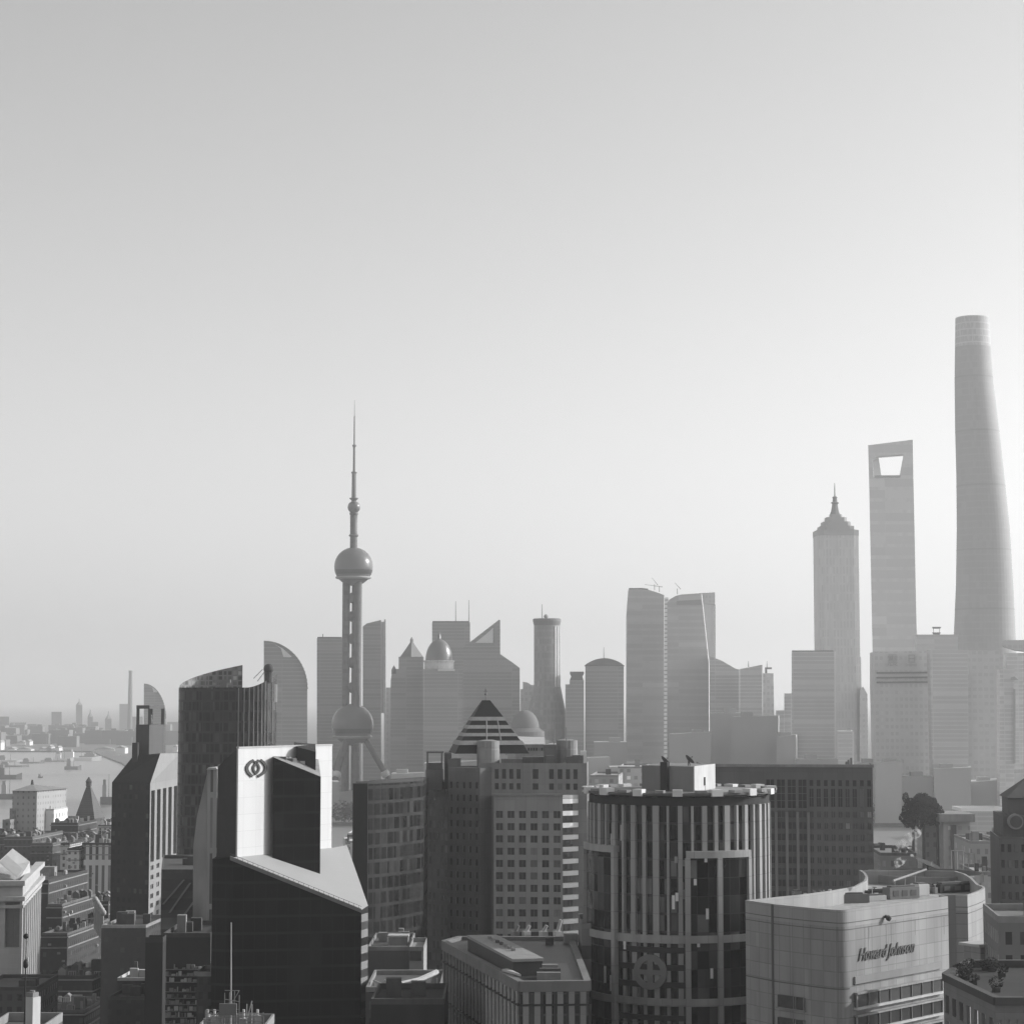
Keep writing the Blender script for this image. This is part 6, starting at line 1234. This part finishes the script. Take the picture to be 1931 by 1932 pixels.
block('hazy_block', 'pale hazy block with layered roofs left of the corner tower', D('q2', 1630, 0)[0], D('q2', 1780, 0)[0], D('q2', 0, 680)[1], 820, 40, .05, facade(.3, .2, 4, 3, .4, .5, .4), RL, extra=4)
block('hazy_block', 'pale low house under the layered roofs beside the corner tower', D('q2', 1660, 0)[0], D('q2', 1790, 0)[0], D('q2', 0, 850)[1], 620, 30, .05, facade(.4, .2, 3, 3, .4, .5, .4), RL, extra=3)
block('hazy_block', 'pale square house at the left of the overhanging topped tower', D('q2', 1640, 0)[0], D('q2', 1720, 0)[0], D('q2', 0, 1085)[1], 480, 20, .05, SL, RL, extra=3)
th, z = block('white_edged_hall', 'long hall with a thin bright roof edge far right over the river', 1811, 1894, 1524, 2000, 40, 0, FG, PW, par=3, extra=0)
# rounded tree standing over the hazy blocks
def tree(px, y0, y1, Y, label, hw, grp=None):
    p = W(px, 1500, Y); zt_, zb_ = W(px, y0, Y).z, W(px, y1, Y).z; r = hw * Y / F; th = thing('tree', label, 'tree', (p.x, p.y, 0), grp); rnd = random.Random(int(px))
    b = MB(); b.tube((p.x, p.y, 0), (p.x + .5, p.y, zb_ + 1), 1.0, .5, 8)
    for k_ in range(6): a = k_ * 1.05; b.tube((p.x + .4, p.y, zb_ - 1), (p.x + r * .6 * math.cos(a), p.y + r * .4 * math.sin(a), (zt_ + zb_) / 2), .4, .12, 6)
    b.build('trunk', plain(.07), th); b = MB()
    for k_ in range(15 if hw < 30 else 46):
        a, f = rnd.uniform(0, 2 * PI), rnd.uniform(.1, .75 if hw < 30 else .95); cz = zb_ + (zt_ - zb_) * rnd.uniform(.15, .8); blob(b, (p.x + r * f * math.cos(a), p.y + r * f * math.sin(a) * .7, cz), r * (rnd.uniform(.25, .42) if hw < 30 else rnd.uniform(.14, .3)), (zt_ - zb_) * (rnd.uniform(.2, .32) if hw < 30 else rnd.uniform(.1, .2)), 560 if hw > 30 else 260, .24 if hw > 30 else .4, rnd)
    b.build('crown', leaf, th)
for px, y0, y1, Y, hw in ((150, 1672, 1690, 1180, 7), (158, 1664, 1680, 1240, 6), (146, 1688, 1708, 1120, 8), (168, 1700, 1722, 1060, 9), (176, 1722, 1748, 1000, 10), (150, 1735, 1760, 980, 10), (1672, 1600, 1625, 1100, 14), (1860, 1590, 1612, 1050, 14), (1835, 1640, 1668, 800, 14)):
    tree(px, y0, y1, Y, 'dark small tree among the shadowed low buildings' if px < 500 else 'hazy low tree between the blocks at right', hw, 'street trees')
tree(1738, 1493, 1548, 905, 'large dark rounded tree rising above the hazy blocks', 40)
tree(1718, 1512, 1560, 902, 'smaller dark tree leaning on the left of the large rounded tree', 22)
tree(1764, 1510, 1556, 908, 'smaller dark tree filling the right side of the large rounded tree', 24)
#@@AIR
finish_windows()
# steam from the hotel roof and the haze
def steam(pts, label, dens):
    b = MB(); rnd = random.Random(len(label))
    for x, y, r in pts: b.ball(tuple(Zr('q2', x, y, 388)), r, 14, 8)
    m = bpy.data.materials.new('steam'); m.use_nodes = True; t = m.node_tree; t.nodes.clear(); o = t.nodes.new('ShaderNodeOutputMaterial'); v = t.nodes.new('ShaderNodeVolumePrincipled')
    v.inputs['Color'].default_value = (.98, .98, .98, 1); g_ = t.nodes.new('ShaderNodeNewGeometry'); nf_ = noise(t, g_.outputs['Position'], 1.1, 4); t.links.new(Mt(t, 'MAXIMUM', Mt(t, 'MULTIPLY', Mt(t, 'ADD', nf_, -.5), dens * 14), 0.0), v.inputs['Density']); v.inputs['Anisotropy'].default_value = .2; t.links.new(v.outputs[0], o.inputs['Volume'])
    tag(b.build('steam', m), label, 'steam', 'steam plumes', 'stuff')
steam([(1210, 822, .5), (1222, 808, .7), (1236, 796, .8), (1250, 790, .7), (1262, 786, .45)], 'small white steam puff at the back edge of the hotel roof', .9)
steam([(1226, 722, .7), (1240, 712, 1.0), (1254, 702, 1.1), (1262, 730, .7), (1268, 686, .9), (1283, 668, .9), (1300, 655, .8), (1315, 645, .8), (1330, 635, .9), (1305, 765, .4)], 'larger torn white steam cloud drifting above the hotel roof', .6)
steam([(1420, 812, .35), (1426, 800, .45), (1434, 786, .4), (1440, 774, .4)], 'thin white steam wisp right of the larger cloud', .9)
m = bpy.data.materials.new('haze'); m.use_nodes = True; t = m.node_tree; t.nodes.clear()
o = t.nodes.new('ShaderNodeOutputMaterial'); v = t.nodes.new('ShaderNodeVolumePrincipled')
v.inputs['Color'].default_value = (1, 1, 1, 1); v.inputs['Density'].default_value = .00009; v.inputs["Anisotropy"].default_value = .52
t.links.new(v.outputs[0], o.inputs['Volume'])
b = MB(); b.prism([(-17000, -3100), (17000, -3100), (17000, 58500), (-17000, 58500)], -6, 700, bottom=True)
tag(b.build('haze', m), 'pale city haze filling the air over the river', 'haze', None, 'stuff')
